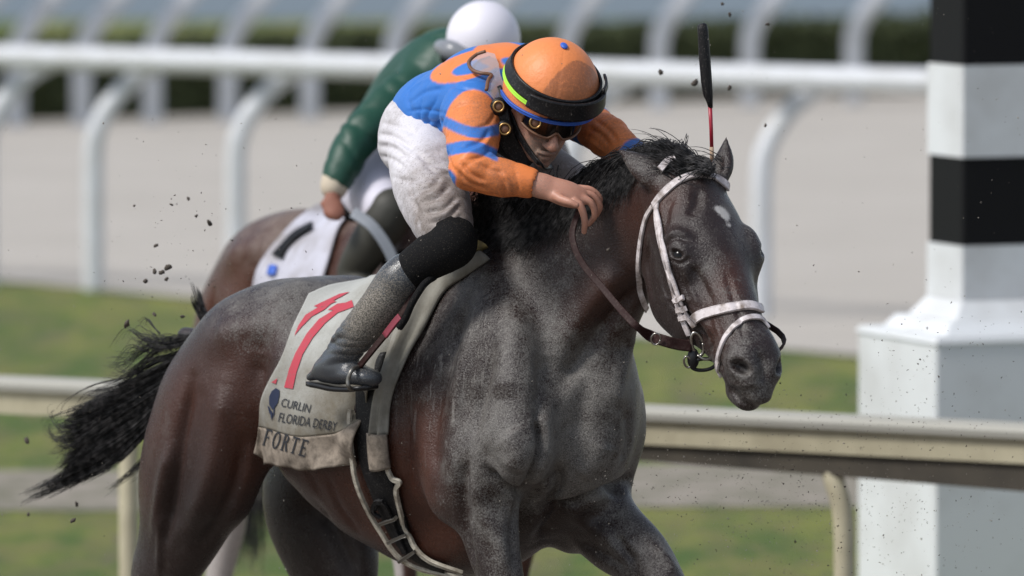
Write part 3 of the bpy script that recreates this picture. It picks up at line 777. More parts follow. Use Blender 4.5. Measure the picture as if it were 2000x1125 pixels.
# control net in photo pixels: rows top to bottom, columns rear to front
net = np.array([[(602, 584), (640, 569), (690, 560), (740, 548), (800, 530), (845, 520)],
                [(578, 640), (622, 640), (672, 628), (722, 612), (775, 600), (815, 585)],
                [(560, 700), (600, 704), (645, 700), (690, 690), (738, 675), (780, 660)],
                [(528, 765), (568, 775), (612, 780), (655, 776), (700, 765), (742, 745)],
                [(508, 830), (546, 842), (588, 852), (630, 852), (672, 845), (712, 820)],
                [(493, 881), (530, 892), (570, 902), (612, 911), (652, 905), (702, 908)]], float)
def net_at(s, t):       # s along (0 rear..1 front), t down
    def cr(A, x):
        x = x*(len(A)-1); i = min(int(x), len(A)-2); f = x-i
        p0 = A[max(i-1, 0)] if i > 0 else 2*A[0]-A[1]; p3 = A[i+2] if i+2 < len(A) else 2*A[-1]-A[-2]
        p1, p2 = A[i], A[i+1]
        return .5*((2*p1)+(-p0+p2)*f+(2*p0-5*p1+4*p2-p3)*f*f+(-p0+3*p1-3*p2+p3)*f**3)
    return cr(np.array([cr(r, s) for r in net]), t)
NS, NT = 64, 72
G = np.zeros((NT+1, NS+1, 3)); GN = np.zeros_like(G)
for j in range(NT+1):
    for i in range(NS+1):
        px, py = net_at(i/NS, j/NT); p, nn = cast(HB, px, py)
        if p is None: p, nn = near(HB, W(px, py, .2))
        G[j, i] = p; GN[j, i] = nn
def gsm(A, it):
    for _ in range(it):
        A[1:-1, 1:-1] = A[1:-1, 1:-1]*.2+(A[:-2, 1:-1]+A[2:, 1:-1]+A[1:-1, :-2]+A[1:-1, 2:])*.2
        for e in (0, -1):
            A[1:-1, e] = A[1:-1, e]*.5+(A[:-2, e]+A[2:, e])*.25; A[e, 1:-1] = A[e, 1:-1]*.5+(A[e, :-2]+A[e, 2:])*.25
    return A
G = gsm(G, 4); GN = gsm(GN, 10); GN /= np.linalg.norm(GN, axis=2)[..., None]
sv = np.linspace(0, 1, NS+1)[None, :]; tv = np.linspace(0, 1, NT+1)[:, None]
# folds: pull toward the girth (front, lower), soft ripples elsewhere
fold = .016*np.sin((tv*7.5-sv*4.2)*3.1)*sm(sv, .45, .95)*sm(tv, .35, .7)+.004*np.sin(sv*9+tv*5)*sm(tv, .1, .5)+.005*np.sin(tv*13+sv*17)*sm(sv, .6, 1)*sm(tv, .1, .4)
fold = fold+.0025*sm(tv, .93, 1)*np.sin(sv*38)
OFF = .009+np.abs(fold.min())*.4+fold+.006*sm(tv, .8, 1)
G = G+GN*OFF[..., None]
def surf(s, t, off=0):
    x = min(max(s, 0), .9999)*NS; y = min(max(t, 0), .9999)*NT; i, j = int(x), int(y); f, g_ = x-i, y-j
    q = lambda A: (A[j, i]*(1-f)+A[j, i+1]*f)*(1-g_)+(A[j+1, i]*(1-f)+A[j+1, i+1]*f)*g_
    n_ = nrm(q(GN)); return q(G)+n_*off, n_
def sheet(name, j0, j1, m_, th=.005, dn=0):
    V = []; F = []; nj = j1-j0+1
    for l_ in (0, 1):
        for j in range(j0, j1+1):
            for i in range(NS+1): V.append(G[j, i]+GN[j, i]*(dn-th*l_))
    o = nj*(NS+1)
    for j in range(nj-1):
        for i in range(NS):
            a = j*(NS+1)+i; F.append((a, a+NS+1, a+NS+2, a+1)); F.append((o+a, o+a+1, o+a+NS+2, o+a+NS+1))
    ring_ = [i for i in range(NS+1)]+[j*(NS+1)+NS for j in range(1, nj)]+[(nj-1)*(NS+1)+i for i in range(NS-1, -1, -1)]+[j*(NS+1) for j in range(nj-2, 0, -1)]
    for a, b in zip(ring_, ring_[1:]+ring_[:1]): F.append((a, b, b+o, a+o))
    return mesh_np(name, V, F, m_, cloth, attrs=dict(dirt=[min(1, .10+.95*j/NT+.25*i/NS) for l_ in (0, 1) for j in range(j0, j1+1) for i in range(NS+1)]))
JB = int(NT*.80)
sheet('towel', 0, JB, m_towel); sheet('name_band', JB, NT, m_tan, .006, .0015)
# inverse lookup: pixel -> (s,t), so that marks sit where the photograph has them on the cloth
_px = project(G.reshape(-1, 3)).reshape(NT+1, NS+1, 2)
def st_of(px, py):
    d = ((_px-np.array([px, py]))**2).sum(2); j, i = np.unravel_index(np.argmin(d), d.shape)
    s, t = i/NS, j/NT
    for _ in range(4):
        e = 1e-3; p0 = project(surf(s, t)[0]); J = np.stack([(project(surf(min(s+e, 1), t)[0])-p0)/e, (project(surf(s, min(t+e, 1))[0])-p0)/e], 1)
        try: dd = np.linalg.solve(J, np.array([px, py])-p0)
        except Exception: break
        s = min(max(s+dd[0], 0), 1); t = min(max(t+dd[1], 0), 1)
    return s, t
def patch_poly(name, polys, m_, off=.0022, par=cloth, th=.0012):
    """flat shapes (photo pixels) cut fine and pressed on the cloth"""
    allV = []; allF = []
    for poly in polys:
        bm = bmesh.new(); vs = [bm.verts.new((x, y, 0)) for x, y in poly]; bm.faces.new(vs)
        bmesh.ops.triangulate(bm, faces=bm.faces[:])
        for _ in range(6):
            es = [e for e in bm.edges if e.calc_length() > 7]
            if not es: break
            bmesh.ops.subdivide_edges(bm, edges=es, cuts=1); bmesh.ops.triangulate(bm, faces=bm.faces[:])
        bm.verts.index_update(); o = len(allV)
        for v in bm.verts: allV.append(surf(*st_of(v.co.x, v.co.y), off)[0])
        for f in bm.faces:
            ix = [v.index+o for v in f.verts]
            a, b, c = (allV[i] for i in ix); n_ = np.cross(b-a, c-a)
            if n_@(CAMP-a) < 0: ix.reverse()
            allF.append(tuple(ix))
        bm.free()
    return mesh_np(name, allV, allF, m_, par)
patch_poly('number', [
    [(684, 571), (664, 575), (628, 592), (613, 599), (622, 601), (597, 616), (583, 637), (575, 657), (589, 640), (610, 619), (634, 606), (648, 594), (658, 590), (652, 588), (668, 580)],
    [(688, 587), (676, 592), (660, 594), (641, 606), (652, 607), (624, 624), (600, 652), (578, 690), (566, 720), (556, 757), (573, 760), (580, 728), (592, 693), (612, 660), (636, 632), (660, 612), (692, 600)]], m_red)
patch_poly('tip_mark', [[(543, 739), (531, 747), (540, 750)]], m_red)
patch_poly('emblem', [[(532, 764), (540, 758), (547, 762), (547, 772), (544, 786), (540, 793), (541, 780), (536, 778), (533, 800), (531, 786), (527, 790), (527, 775)],
                      [(524, 792), (528, 795), (531, 812), (527, 806)], [(530, 800), (534, 806), (532, 822), (530, 812)], [(536, 795), (538, 790), (537, 808), (534, 820)]], m_navy)
def lettering(name, text, p0, p1, height, m_, font=None, off=.0022, sq=1.0):
    """text laid on the cloth: baseline from pixel p0 to p1"""
    cu = bpy.data.curves.new(name+'_c', 'FONT'); cu.body = text; cu.size = 1; cu.resolution_u = 3; cu.offset = .0
    ob = bpy.data.objects.new(name+'_c', cu); COL.objects.link(ob); bpy.context.view_layer.update()
    dg = bpy.context.evaluated_depsgraph_get(); me = bpy.data.meshes.new_from_object(ob.evaluated_get(dg)); bpy.data.objects.remove(ob)
    bm = bmesh.new(); bm.from_mesh(me); bpy.data.meshes.remove(me)
    w = max(v.co.x for v in bm.verts); d = np.array(p1, float)-np.array(p0); L = np.linalg.norm(d); ex = d/L; ey = np.array([ex[1], -ex[0]])
    slant = .08
    bmesh.ops.triangulate(bm, faces=bm.faces[:]); bm.verts.index_update(); V = []
    for v in bm.verts:
        q = np.array(p0)+ex*(v.co.x/w*L)+ey*(v.co.y/.72*height)+ex*v.co.y*height*slant
        V.append(surf(*st_of(*q), off)[0])
    F = []
    for f in bm.faces:
        ix = [v.index for v in f.verts]; a, b, c = (V[i] for i in ix)
        if np.cross(b-a, c-a)@(CAMP-a) < 0: ix.reverse()
        F.append(tuple(ix))
    bm.free(); return mesh_np(name, V, F, m_, cloth)
lettering('sponsor_lettering', 'CURLIN', (548, 793), (605, 806), 17, m_ink)
lettering('race_lettering', 'FLORIDA DERBY', (543, 823), (657, 842), 19, m_ink)
def serif(word, p0, p1, h):
    """heavy roman capitals from bars (F O R T E)"""
    d = np.array(p1, float)-np.array(p0); L = np.linalg.norm(d); ex = d/L; ey = np.array([ex[1], -ex[0]]); n = len(word); cw = L/n; out = []
    def P(k, x, y): q = np.array(p0)+ex*(k*cw+x*cw*.80)+ey*(y*h); return (q[0], q[1])
    def bar(k, x0, y0, x1, y1): out.append([P(k, x0, y0), P(k, x1, y0), P(k, x1, y1), P(k, x0, y1)])
    for k, ch in enumerate(word):
        if ch in 'FREP': bar(k, .14, 0, .34, 1); bar(k, .02, 0, .46, .07); bar(k, .02, .93, .14, 1)
        if ch == 'F': bar(k, .34, .9, .92, 1); bar(k, .84, .74, .92, .9); bar(k, .34, .48, .70, .56); bar(k, .64, .42, .70, .62)
        if ch == 'E': bar(k, .34, .9, .92, 1); bar(k, .84, .74, .92, .9); bar(k, .34, .48, .70, .56); bar(k, .64, .42, .70, .62); bar(k, .46, 0, .96, .09); bar(k, .86, .09, .96, .27)
        if ch == 'T': bar(k, .38, .0, .58, .92); bar(k, .26, 0, .70, .07); bar(k, .02, .9, .94, 1); bar(k, .02, .72, .10, .9); bar(k, .86, .72, .94, .9)
        if ch in 'OR':
            cx, cy, rx, ry, x_in = (.48, .5, .48, .52, .30) if ch == 'O' else (.36, .74, .44, .27, .26)
            A = np.linspace(0, 2*math.pi, 17) if ch == 'O' else np.linspace(-math.pi/2, math.pi/2, 10)
            for a, b in zip(A[:-1], A[1:]):
                o1, i1 = (cx+rx*math.cos(a), cy+ry*math.sin(a)), (cx+x_in*math.cos(a), cy+(ry-.09)*math.sin(a))
                o2, i2 = (cx+rx*math.cos(b), cy+ry*math.sin(b)), (cx+x_in*math.cos(b), cy+(ry-.09)*math.sin(b))
                out.append([P(k, *i1), P(k, *o1), P(k, *o2), P(k, *i2)])
            if ch == 'R': out.append([P(k, .44, .48), P(k, .64, .50), P(k, .98, .04), P(k, .98, 0), P(k, .76, 0)])
    return out
patch_poly('name_lettering', serif('FORTE', (513, 868), (601, 893), 33), m_ink, .0034)

# front roll of the cloth, folded over in front of the saddle
def ribbon_net(L, Rr, n=40, m=10, off0=.012, bulge=.012, B=HB):
    CL = catmull(np.array(L, float), n//(len(L)-1)+1); CR = catmull(np.array(Rr, float), n//(len(Rr)-1)+1)
    def rs(C, k): 
        t = np.linspace(0, len(C)-1, k); i = np.minimum(t.astype(int), len(C)-2); f = (t-i)[:, None]; return C[i]*(1-f)+C[i+1]*f
    CL, CR = rs(CL, n), rs(CR, n); A = np.zeros((n, m, 3)); NN = np.zeros_like(A)
    for j in range(n):
        for i in range(m):
            f = i/(m-1); px, py = CL[j]*(1-f)+CR[j]*f; p, nn = cast(B, px, py)
            if p is None: p, nn = near(B, W(px, py, -.2))
            A[j, i] = p; NN[j, i] = nn
    A = gsm(A, 4); NN = gsm(NN, 8); NN /= np.linalg.norm(NN, axis=2)[..., None]
    ff = np.linspace(0, 1, m)[None, :]; jj = np.linspace(0, 1, n)[:, None]
    return A, NN, ff, jj, off0+bulge*np.sin(math.pi*ff)
def solid(name, A, NN, off, th, m_, par):
    n, m = A.shape[:2]; T_ = A+NN*off[..., None]; Bt = A+NN*(off[..., None]-th); V = np.vstack([T_.reshape(-1, 3), Bt.reshape(-1, 3)]); o = n*m; F = []
    for j in range(n-1):
        for i in range(m-1):
            a = j*m+i; F.append((a, a+m, a+m+1, a+1)); F.append((o+a, o+a+1, o+a+m+1, o+a+m))
    rg_ = [i for i in range(m)]+[j*m+m-1 for j in range(1, n)]+[(n-1)*m+i for i in range(m-2, -1, -1)]+[j*m for j in range(n-2, 0, -1)]
    for a, b in zip(rg_, rg_[1:]+rg_[:1]): F.append((a, b, b+o, a+o))
    return mesh_np(name, V, F, m_, par)
m_flap = mat('folded_towel', (.30, .29, .26), .88); N = N_(m_flap)
N.col(N.mix(N.ramp(N.noise(14, 5, .6), [(.4, 0.0), (.7, 1.0)]), (.27, .26, .225), (.14, .125, .10))); N.bump(N.noise(450, 2), .001, .5)
A, NN, ff, jj, off = ribbon_net([(905, 512), (847, 540), (800, 592), (772, 642), (751, 714), (738, 772), (726, 845)], [(958, 508), (905, 545), (868, 575), (832, 645), (805, 690), (770, 775), (762, 848)], 56, 14, .010, .022)
off = off+.007*np.sin(ff*9+jj*6)*np.sin(math.pi*ff)+.004*np.sin(ff*17-jj*4)
solid('front_fold', A, NN, off, .006, m_flap, cloth)
A, NN, ff, jj, off = ribbon_net([(726, 843), (727, 880), (731, 913)], [(763, 846), (766, 880), (770, 909)], 14, 8, .018, .014)
solid('fold_end', A, NN, off+.003, .008, m_tan, cloth)

saddle = empty('racing_saddle', HU(-.1, 0, 1.55))
tag(saddle, 'small racing saddle with black girth and stirrup under the orange and blue jockey', 'saddle')
m_yel = mat('saddle_edge', (.30, .25, .11), .7); N = N_(m_yel); N.col(N.mix(N.ramp(N.noise(50, 4), [(.4, 0.0), (.7, 1.0)]), (.36, .29, .12), (.13, .11, .07)))
m_blk = mat('black_leather', (.012, .012, .013), .5, spec=.25); N = N_(m_blk); N.col(N.mix(N.ramp(N.noise(260, 4, .7), [(.55, 0.0), (.80, 1.0)]), (.008, .008, .009), (.13, .12, .11))); N.bump(N.noise(300, 2), .001, .5)
m_pipe = mat('girth_edge', (.42, .38, .30), .7); N = N_(m_pipe); N.col(N.mix(N.ramp(N.noise(40, 5, .7), [(.4, 0.0), (.72, 1.0)]), (.50, .46, .38), (.16, .13, .09)))
g = SDF(SDF.axis(-.55, .15, .008), SDF.axis(-.35, .35, .008), SDF.axis(1.35, 1.78, .008))
g.sweep([P5(HU(-.22, 0, 1.53), .10, .03), P5(HU(-.12, 0, 1.545), .11, .03), P5(HU(-.04, 0, 1.57), .10, .035), P5(HU(.04, 0, 1.62), .08, .03)], 0, HL)
V, F = g.mesh(); mesh_np('seat', vsmooth(V, F, 3), F, m_blk, saddle)
A, NN, ff, jj, off = ribbon_net([(850, 538), (880, 516), (912, 500), (940, 491)], [(866, 562), (895, 535), (930, 512), (962, 494)], 24, 9, .024, .014)
solid('pommel_edge', A, NN, off+.006, .012, m_yel, saddle)
A, NN, ff, jj, off = ribbon_net([(700, 700), (701, 770), (702, 830), (708, 900), (735, 973), (769, 1044), (806, 1085), (870, 1116)], [(760, 690), (742, 750), (738, 800), (742, 860), (757, 912), (783, 965), (818, 1068), (872, 1100)], 64, 8, .013, .002)
solid('girth', A, NN, off, .006, m_blk, saddle)
belt('girth_edge', [(692, 800), (690, 825), (695, 890), (702, 935), (722, 985), (748, 1030), (782, 1078), (828, 1103), (905, 1117)], .011, .007, .012, m_pipe, saddle, guess=0)
belt('girth_edge', [(763, 912), (772, 930), (786, 937), (780, 950), (788, 985), (800, 1030), (815, 1062), (845, 1088), (905, 1108)], .011, .007, .012, m_pipe, saddle, guess=0)
belt('girth_strap', [(738, 985), (745, 972), (757, 976), (768, 1000), (785, 1040), (800, 1072)], .015, .006, .018, m_blk, saddle, guess=0)
belt('girth_strap', [(752, 1000), (738, 988), (742, 972), (758, 970)], .010, .006, .020, m_blk, saddle, guess=0)
m_buck = mat('buckle_metal', (.20, .19, .17), .4, .8)
for x, y in ((768, 1006), (786, 1046), (806, 1078)): belt('buckle', [(x-16, y+6), (x, y-2), (x+17, y-9)], .008, .007, .022, m_buck, saddle, n=4, guess=0)
# ------------------------------------------------------------------ jockey in front
def MIR(P):     # mirror across the horse's mid plane
    P = np.asarray(P, float); v = (P-HO)@HL; return P-HL*2*v
JY = math.radians(15); JP = math.radians(30); JR = math.radians(7)
JF = np.array([math.sin(JY)*math.cos(JP), -math.cos(JY)*math.cos(JP), -math.sin(JP)])
_l = np.array([math.cos(JY), math.sin(JY), 0]); _u = np.cross(_l, JF)
if _u[2] < 0: _u = -_u
JL = nrm(_l*math.cos(JR)-_u*math.sin(JR)); JU = nrm(_u*math.cos(JR)+_l*math.sin(JR))
J0 = W(1066, 206, -.24)
def JH(f, l, u): return J0+JF*f+JL*l+JU*u
S_n = H(925, 225, -.17); E_n = W(920, 330, -.41); WR_n = W(1058, 363, -.43)
S_f = H(1098, 205, .16); E_f = W(1188, 268, -.13); WR_f = W(1290, 338, -.26)
PEL = H(830, 245, 0); CH = H(1000, 188, 0); WST = H(900, 215, 0)
HIP_n = H(825, 282, -.10); KN_n = H(882, 470, -.27); AN_n = H(668, 690, -.37)
HIP_f, KN_f, AN_f = MIR(HIP_n), MIR(KN_n), MIR(AN_n)
def finger(g, pts, k=.0015):
    C = [P5(p, r) for p, r in pts]; g.sweep(C, k, n=4)
def hand(g, near_):
    if near_:
        y = -.435
        g.sweep([P5(WR_n, .021, .027), P5(W(1078, 369, y), .018, .030), P5(W(1105, 378, y-.005), .0155, .033), P5(W(1124, 384, y), .0135, .030)], .012, nrm([.2, -.9, .45]))
        fg = [([(1122, 394, y-.020), (1134, 403, y-.024), (1142, 430, y-.022), (1141, 453, y-.012)], (.0100, .0092, .0082, .0066)),
              ([(1131, 384, y-.002), (1154, 396, y-.004), (1162, 420, y+.004), (1150, 438, y+.018)], (.0098, .0088, .0078, .0062)),
              ([(1132, 375, y+.014), (1158, 382, y+.014), (1172, 402, y+.020), (1166, 420, y+.030)], (.0092, .0082, .0074, .006)),
              ([(1128, 367, y+.030), (1154, 370, y+.030), (1172, 386, y+.034), (1170, 400, y+.040)], (.0085, .0074, .0066, .0056))]
        th = [(1084, 382, y-.016), (1098, 390, y-.034), (1113, 395, y-.046), (1126, 401, y-.050)]
        finger(g, [(W(*p), r) for p, r in zip(th, (.0120, .0105, .0092, .0072))], .003)
        for pts, rs in fg: finger(g, [(W(*p), r) for p, r in zip(pts, rs)])
    else:
        c = WR_f; d = nrm(W(1375, 340, -.33)-c)
        g.sweep([P5(c, .024), P5(c+d*.04, .018, .028), P5(c+d*.08, .015, .032)], .012, nrm([.2, .3, .9]))
        k = c+d*.085
        for q in range(4):
            o = ZZ*(.024-.016*q)
            finger(g, [(k+o, .010), (k+o+d*.025+np.array([0, -.02, 0]), .009), (k+o+d*.035+np.array([.0, -.035, -.004]), .008), (k+o+d*.015+np.array([0, -.042, -.004]), .0065)])
        finger(g, [(c+d*.03+ZZ*.02, .012), (k-d*.01+np.array([0, -.03, .02]), .010), (k+d*.02+np.array([0, -.045, .012]), .008)], .006)
def build_rider():
    g = SDF(SDF.axis(-.55, .52, .009, (-.02, .20, .0030)), SDF.axis(-.58, .42, .009, (-.50, -.14, .0032)), SDF.axis(.98, 2.12, .009, (1.58, 1.98, .0030)))
    g.sweep([P5(PEL+HH*.03-ZZ*.01, .09, .065), P5(WST, .11, .08), P5(CH, .15, .09)], 0, HL)
    g.sweep([P5(CH+ZZ*.02, .06), P5(JH(-.045, 0, -.055), .055), P5(JH(-.03, 0, -.02), .055)], .03)
    for s, e, w, nr in ((S_n, E_n, WR_n, True), (S_f, E_f, WR_f, False)):
        g.sweep([P5(s, .05), P5(s*.5+e*.5, .040), P5(e, .034)], .03); g.sweep([P5(e, .034), P5(e*.6+w*.4, .034), P5(w, .0235, .028)], .01, nrm([.2, -.9, .45])); hand(g, nr)
    for hp, kn, an in ((HIP_n, KN_n, AN_n), (HIP_f, KN_f, AN_f)):
        g.sweep([P5(hp*.9+kn*.1+HH*.02, .060), P5(hp*.5+kn*.5, .058), P5(kn, .046)], .02); g.sweep([P5(kn, .036), P5(kn*.65+an*.35, .028), P5(an, .022)], .015)
    # head
    A3 = (JF, JL, JU)
    g.ell(JH(-.012, 0, .035), (.098, .074, .085), .02, A3)
    g.sweep([P5(JH(.045, 0, .010), .056, .040), P5(JH(.052, 0, -.040), .044, .036), P5(JH(.056, 0, -.078), .030, .028), P5(JH(.060, 0, -.098), .021, .018)], .02, JL)
    for v in (-1, 1):
        g.sweep([P5(JH(.0, v*.060, -.030), .012, .018), P5(JH(.030, v*.048, -.070), .012, .014), P5(JH(.060, v*.020, -.100), .012)], .025)
        g.ell(JH(.062, v*.038, -.022), (.022, .020, .016), .016, A3)
        g.ell(JH(-.008, v*.077, -.012), (.018, .008, .030), .006, A3); g.ell(JH(.0, v*.086, -.008), (.009, .005, .017), .005, A3, 'sub')
        g.ell(JH(.088, v*.031, .008), (.014, .013, .009), .006, A3, 'sub'); g.ell(JH(.076, v*.031, .007), .0135, .002)
        g.sweep([P5(JH(.085, v*.012, .022), .007), P5(JH(.080, v*.045, .022), .006)], .010)
        g.ell(JH(.100, v*.0125, -.046), (.010, .008, .007), .006, A3)
        g.ell(JH(.098, v*.0075, -.053), (.005, .0035, .004), .003, A3, 'sub')
    g.sweep([P5(JH(.088, 0, .010), .008), P5(JH(.103, 0, -.018), .0095), P5(JH(.116, 0, -.038), .0115)], .012); g.ell(JH(.113, 0, -.044), (.012, .012, .010), .008, A3)
    g.sweep([P5(JH(.087, -.020, -.074), .0045), P5(JH(.097, -.008, -.071), .006), P5(JH(.097, .008, -.071), .006), P5(JH(.087, .020, -.074), .0045)], .006)
    g.sweep([P5(JH(.084, -.018, -.083), .005), P5(JH(.094, 0, -.085), .0075), P5(JH(.084, .018, -.083), .005)], .006)
    g.sweep([P5(JH(.094, -.024, -.078), .0018), P5(JH(.104, 0, -.0775), .0022), P5(JH(.094, .024, -.078), .0018)], .004, None, 'sub')
    g.ell(JH(.084, 0, -.104), (.015, .018, .013), .012, A3)
    V, F = g.mesh(); return vsmooth(V, F, 2, .4), F
m_skin = mat('skin', (.45, .24, .17), .55); N = N_(m_skin); N.b.inputs['Subsurface Weight'].default_value = .12; N.b.inputs['Subsurface Radius'].default_value = (.01, .004, .002); N.b.inputs['Subsurface Scale'].default_value = .5
_dirt = N.attr('dirt').outputs['Fac']
a = N.math('ADD', _dirt, N.math('MULTIPLY', N.math('SUBTRACT', N.noise(260, 4, .7), .5), 2.2)); a = N.ramp(a, [(.30, 0.0), (.95, 1.0)])
N.col(N.mix(a, N.mix(N.noise(40, 3), (.52, .27, .19), (.40, .18, .12)), (.200, .145, .115))); N.rough(N.mix(a, (.45,)*3, (.85,)*3)); N.bump(N.noise(500, 3), .0015, .4)
rider = empty('person', PEL)
tag(rider, 'jockey in orange and blue silks with orange helmet crouching over the dusty dark horse', 'person')
RV, RF = build_rider(); RB = bvh_of(RV, RF)
dirt = blob(RV, JH(.08, -.02, -.06), .05, .75)+blob(RV, W(1040, 362, -.42), .035, .75)+blob(RV, JH(.06, .02, -.1), .05, .4)+.12
mesh_np('body', RV, RF, m_skin, rider, attrs=dict(dirt=np.clip(dirt, 0, 1)))

def cloth_wrinkle(V, F, spec):
    """push cloth in and out along its normal; spec: list of (centre, radius, axis, freq, amp)"""
    me_n = np.zeros_like(V); a, b, c = V[F[:, 0]], V[F[:, 1]], V[F[:, 2]]; n = np.cross(b-a, c-a)
    for k in range(F.shape[1]):
        for q in range(3): me_n[:, q] += np.bincount(F[:, k], n[:, q], len(V))
    me_n /= np.maximum(np.linalg.norm(me_n, axis=1), 1e-12)[:, None]
    # outward check
    D = np.zeros(len(V))
    for i, (c, r, ax, fr, am) in enumerate(spec):
        ax = nrm(ax); w = np.exp(-(((V-c)**2).sum(1)/(r*r)))
        ph = (V@ax)*fr+3.5*vnoise(V, 9+i, i)+2*vnoise(V, 22, i+50)
        D += w*am*(np.abs(np.sin(ph))**.6-.6)*(.4+1.1*vnoise(V, 14, i+9))
    return V+me_n*D[:, None], me_n
# silks
def build_silks():
    g = SDF(SDF.axis(-.40, .36, .0035), SDF.axis(-.56, .40, .0042), SDF.axis(1.58, 2.12, .0035))
    g.sweep([P5(H(838, 246, 0), .120, .080), P5(H(862, 222, 0), .138, .100), P5(WST-ZZ*.0+HH*.01, .155, .114), P5(H(960, 190, 0), .172, .120), P5(H(1010, 182, 0), .165, .108), P5(H(1035, 195, 0), .10, .08)], 0, HL)
    g.sweep([P5(H(960, 150, 0), .10, .05), P5(H(1020, 140, 0), .07, .05)], .05, HL)
    for s, e, w in ((S_n, E_n, WR_n), (S_f, E_f, WR_f)):
        nr = s is S_n
        g.ell(s, .074 if nr else .068, .05)
        m1 = s*.5+e*.5
        g.sweep([P5(s, .066), P5(m1, .060 if nr else .054), P5(e, .046 if nr else .044)], .035)
        cf = e+(w-e)*(.80 if nr else .82); m2 = e*.5+cf*.5+np.array([0, 0, -.004])
        g.sweep([P5(e, .046), P5(m2, .045 if nr else .040), P5(e*.2+cf*.8, .039 if nr else .036), P5(cf, .0365 if nr else .034)], .02)
        d = nrm(cf-e); g.sweep([P5(cf-d*.012, .028), P5(cf+d*.05, .0295)], .002, None, 'sub', 2)
    # open collar
    g.sweep([P5(H(1045, 205, 0), .055), P5(JH(-.02, 0, -.07), .06)], .01, None, 'sub')
    # hem: cut slanted plane at the waist
    g.sweep([P5(H(755, 290, 0), .25, .16), P5(H(790, 268, 0), .20, .12)], .004, HL, 'sub', 2)
    V, F = g.mesh(); return vsmooth(V, F, 3, .5), F
SV, SF = build_silks()
armx = nrm(E_n-S_n); fax = nrm(WR_n-E_n)
SV, SNn = cloth_wrinkle(SV, SF, [(S_n*.5+E_n*.5, .11, armx+.25*ZZ, 62, .0038), (E_n, .07, nrm(armx+fax), 80, .006), (E_n*.6+WR_n*.4, .06, fax+.3*ZZ, 70, .0025), (H(860, 250, -.14), .13, nrm(HH-ZZ*.4), 60, .006), (H(900, 130, -.05), .13, nrm(HH*.6+HL), 45, .004),
                           (S_f*.4+E_f*.6, .12, nrm(E_f-S_f), 70, .005), (WR_f*.5+E_f*.5, .10, nrm(WR_f-E_f), 70, .005), (H(830, 290, -.14), .08, nrm(HH+ZZ*.8), 70, .007), (H(945, 300, -.2), .09, nrm(HL+ZZ), 60, .007)])
SV = sculpt(SV, SF, [
    ([(972, 338), (984, 360), (988, 388)], .0045, -.0045), ([(982, 336), (994, 358), (998, 390)], .0045, .0030), ([(1006, 336), (1012, 360), (1010, 388)], .0035, -.0028),
    ([(902, 318), (918, 338), (944, 352)], .0050, -.0055), ([(892, 332), (914, 356), (950, 370)], .0050, -.0050), ([(900, 326), (920, 348), (948, 360)], .0045, .0035), ([(930, 318), (955, 330), (985, 338)], .005, -.004),
    ([(905, 362), (935, 376), (975, 382)], .0045, -.004), ([(955, 255), (940, 275), (905, 288)], .006, -.005), ([(962, 285), (945, 303), (915, 312)], .0055, -.005), ([(958, 268), (940, 288), (908, 300)], .006, .004),
    ([(880, 215), (905, 205), (930, 202)], .006, -.003), ([(968, 220), (955, 240), (930, 250)], .005, -.004), ([(796, 218), (830, 214), (872, 222)], .0035, -.0035), ([(868, 225), (850, 262), (846, 292)], .007, -.006), ([(862, 235), (838, 262), (826, 280)], .006, -.005),
    ([(856, 250), (856, 280), (862, 305)], .0055, .004), ([(800, 200), (830, 180), (868, 172)], .007, -.004), ([(812, 240), (840, 238), (866, 246)], .005, -.004), ([(872, 160), (900, 172), (930, 176)], .006, -.004), ([(880, 145), (912, 158), (945, 160)], .005, .003),
    ([(790, 190), (815, 165), (850, 150)], .006, .003), ([(1150, 250), (1172, 262), (1190, 282)], .006, -.005), ([(1165, 235), (1190, 255), (1205, 275)], .006, -.005), ([(1140, 268), (1160, 280), (1180, 296)], .005, .004), ([(876, 300), (880, 320), (890, 338)], .005, -.004)])
SB = bvh_of(SV, SF)
OR = np.array([.74, .215, .060]); BL = np.array([.034, .165, .52])
def seg_t(P, a, b):
    d = b-a; L = np.linalg.norm(d); d = d/L; t = (P-a)@d; r = np.linalg.norm((P-a)-t[:, None]*d, axis=1); return t/L, r
paint = np.tile(BL, (len(SV), 1))
tu, ru = seg_t(SV, S_n, E_n); tf, rf = seg_t(SV, E_n, WR_n); tu2, ru2 = seg_t(SV, S_f, E_f); tf2, rf2 = seg_t(SV, E_f, WR_f)
px2 = project(SV)
vlat = (SV-HO)@HL
_ie = ((px2[:, 0]-924)/60)**2+((px2[:, 1]-268)/93)**2
arm = ((_ie < 1) & (vlat < -.06)) | ((rf < .075) & (tf > -.15))
arm |= ((ru2 < .085) & (tu2 > .1)) | ((rf2 < .07) & (tf2 > -.1))
paint[arm] = OR
wob = .035*(vnoise(SV, 18, 3)-.5)
b1 = arm & (ru < .09) & (tu > .42+wob) & (tu < .60+wob) & (rf > .05) & (vlat < -.08); b2 = arm & (ru < .09) & (tu > .78+wob) & (tu < .97+wob) & (px2[:, 1] < 318) & (vlat < -.08)
near_arm = vlat < -.02
nb = near_arm & arm
yb = px2[:, 1]+(px2[:, 0]-915)*-.12
# two bands round the upper sleeve
paint[nb & (px2[:, 0] < 975) & (np.abs(yb-(243+14*np.sin((px2[:, 0]-870)/35))) < 11)] = BL
paint[nb & (px2[:, 0] < 972) & (np.abs(yb-(296-10*np.sin((px2[:, 0]-880)/28))) < 12)] = BL
farm = (~near_arm) & arm
paint[farm & (tu2 > .52) & (tu2 < .72)] = BL; paint[farm & (tf2 > .42) & (tf2 < .72)] = BL
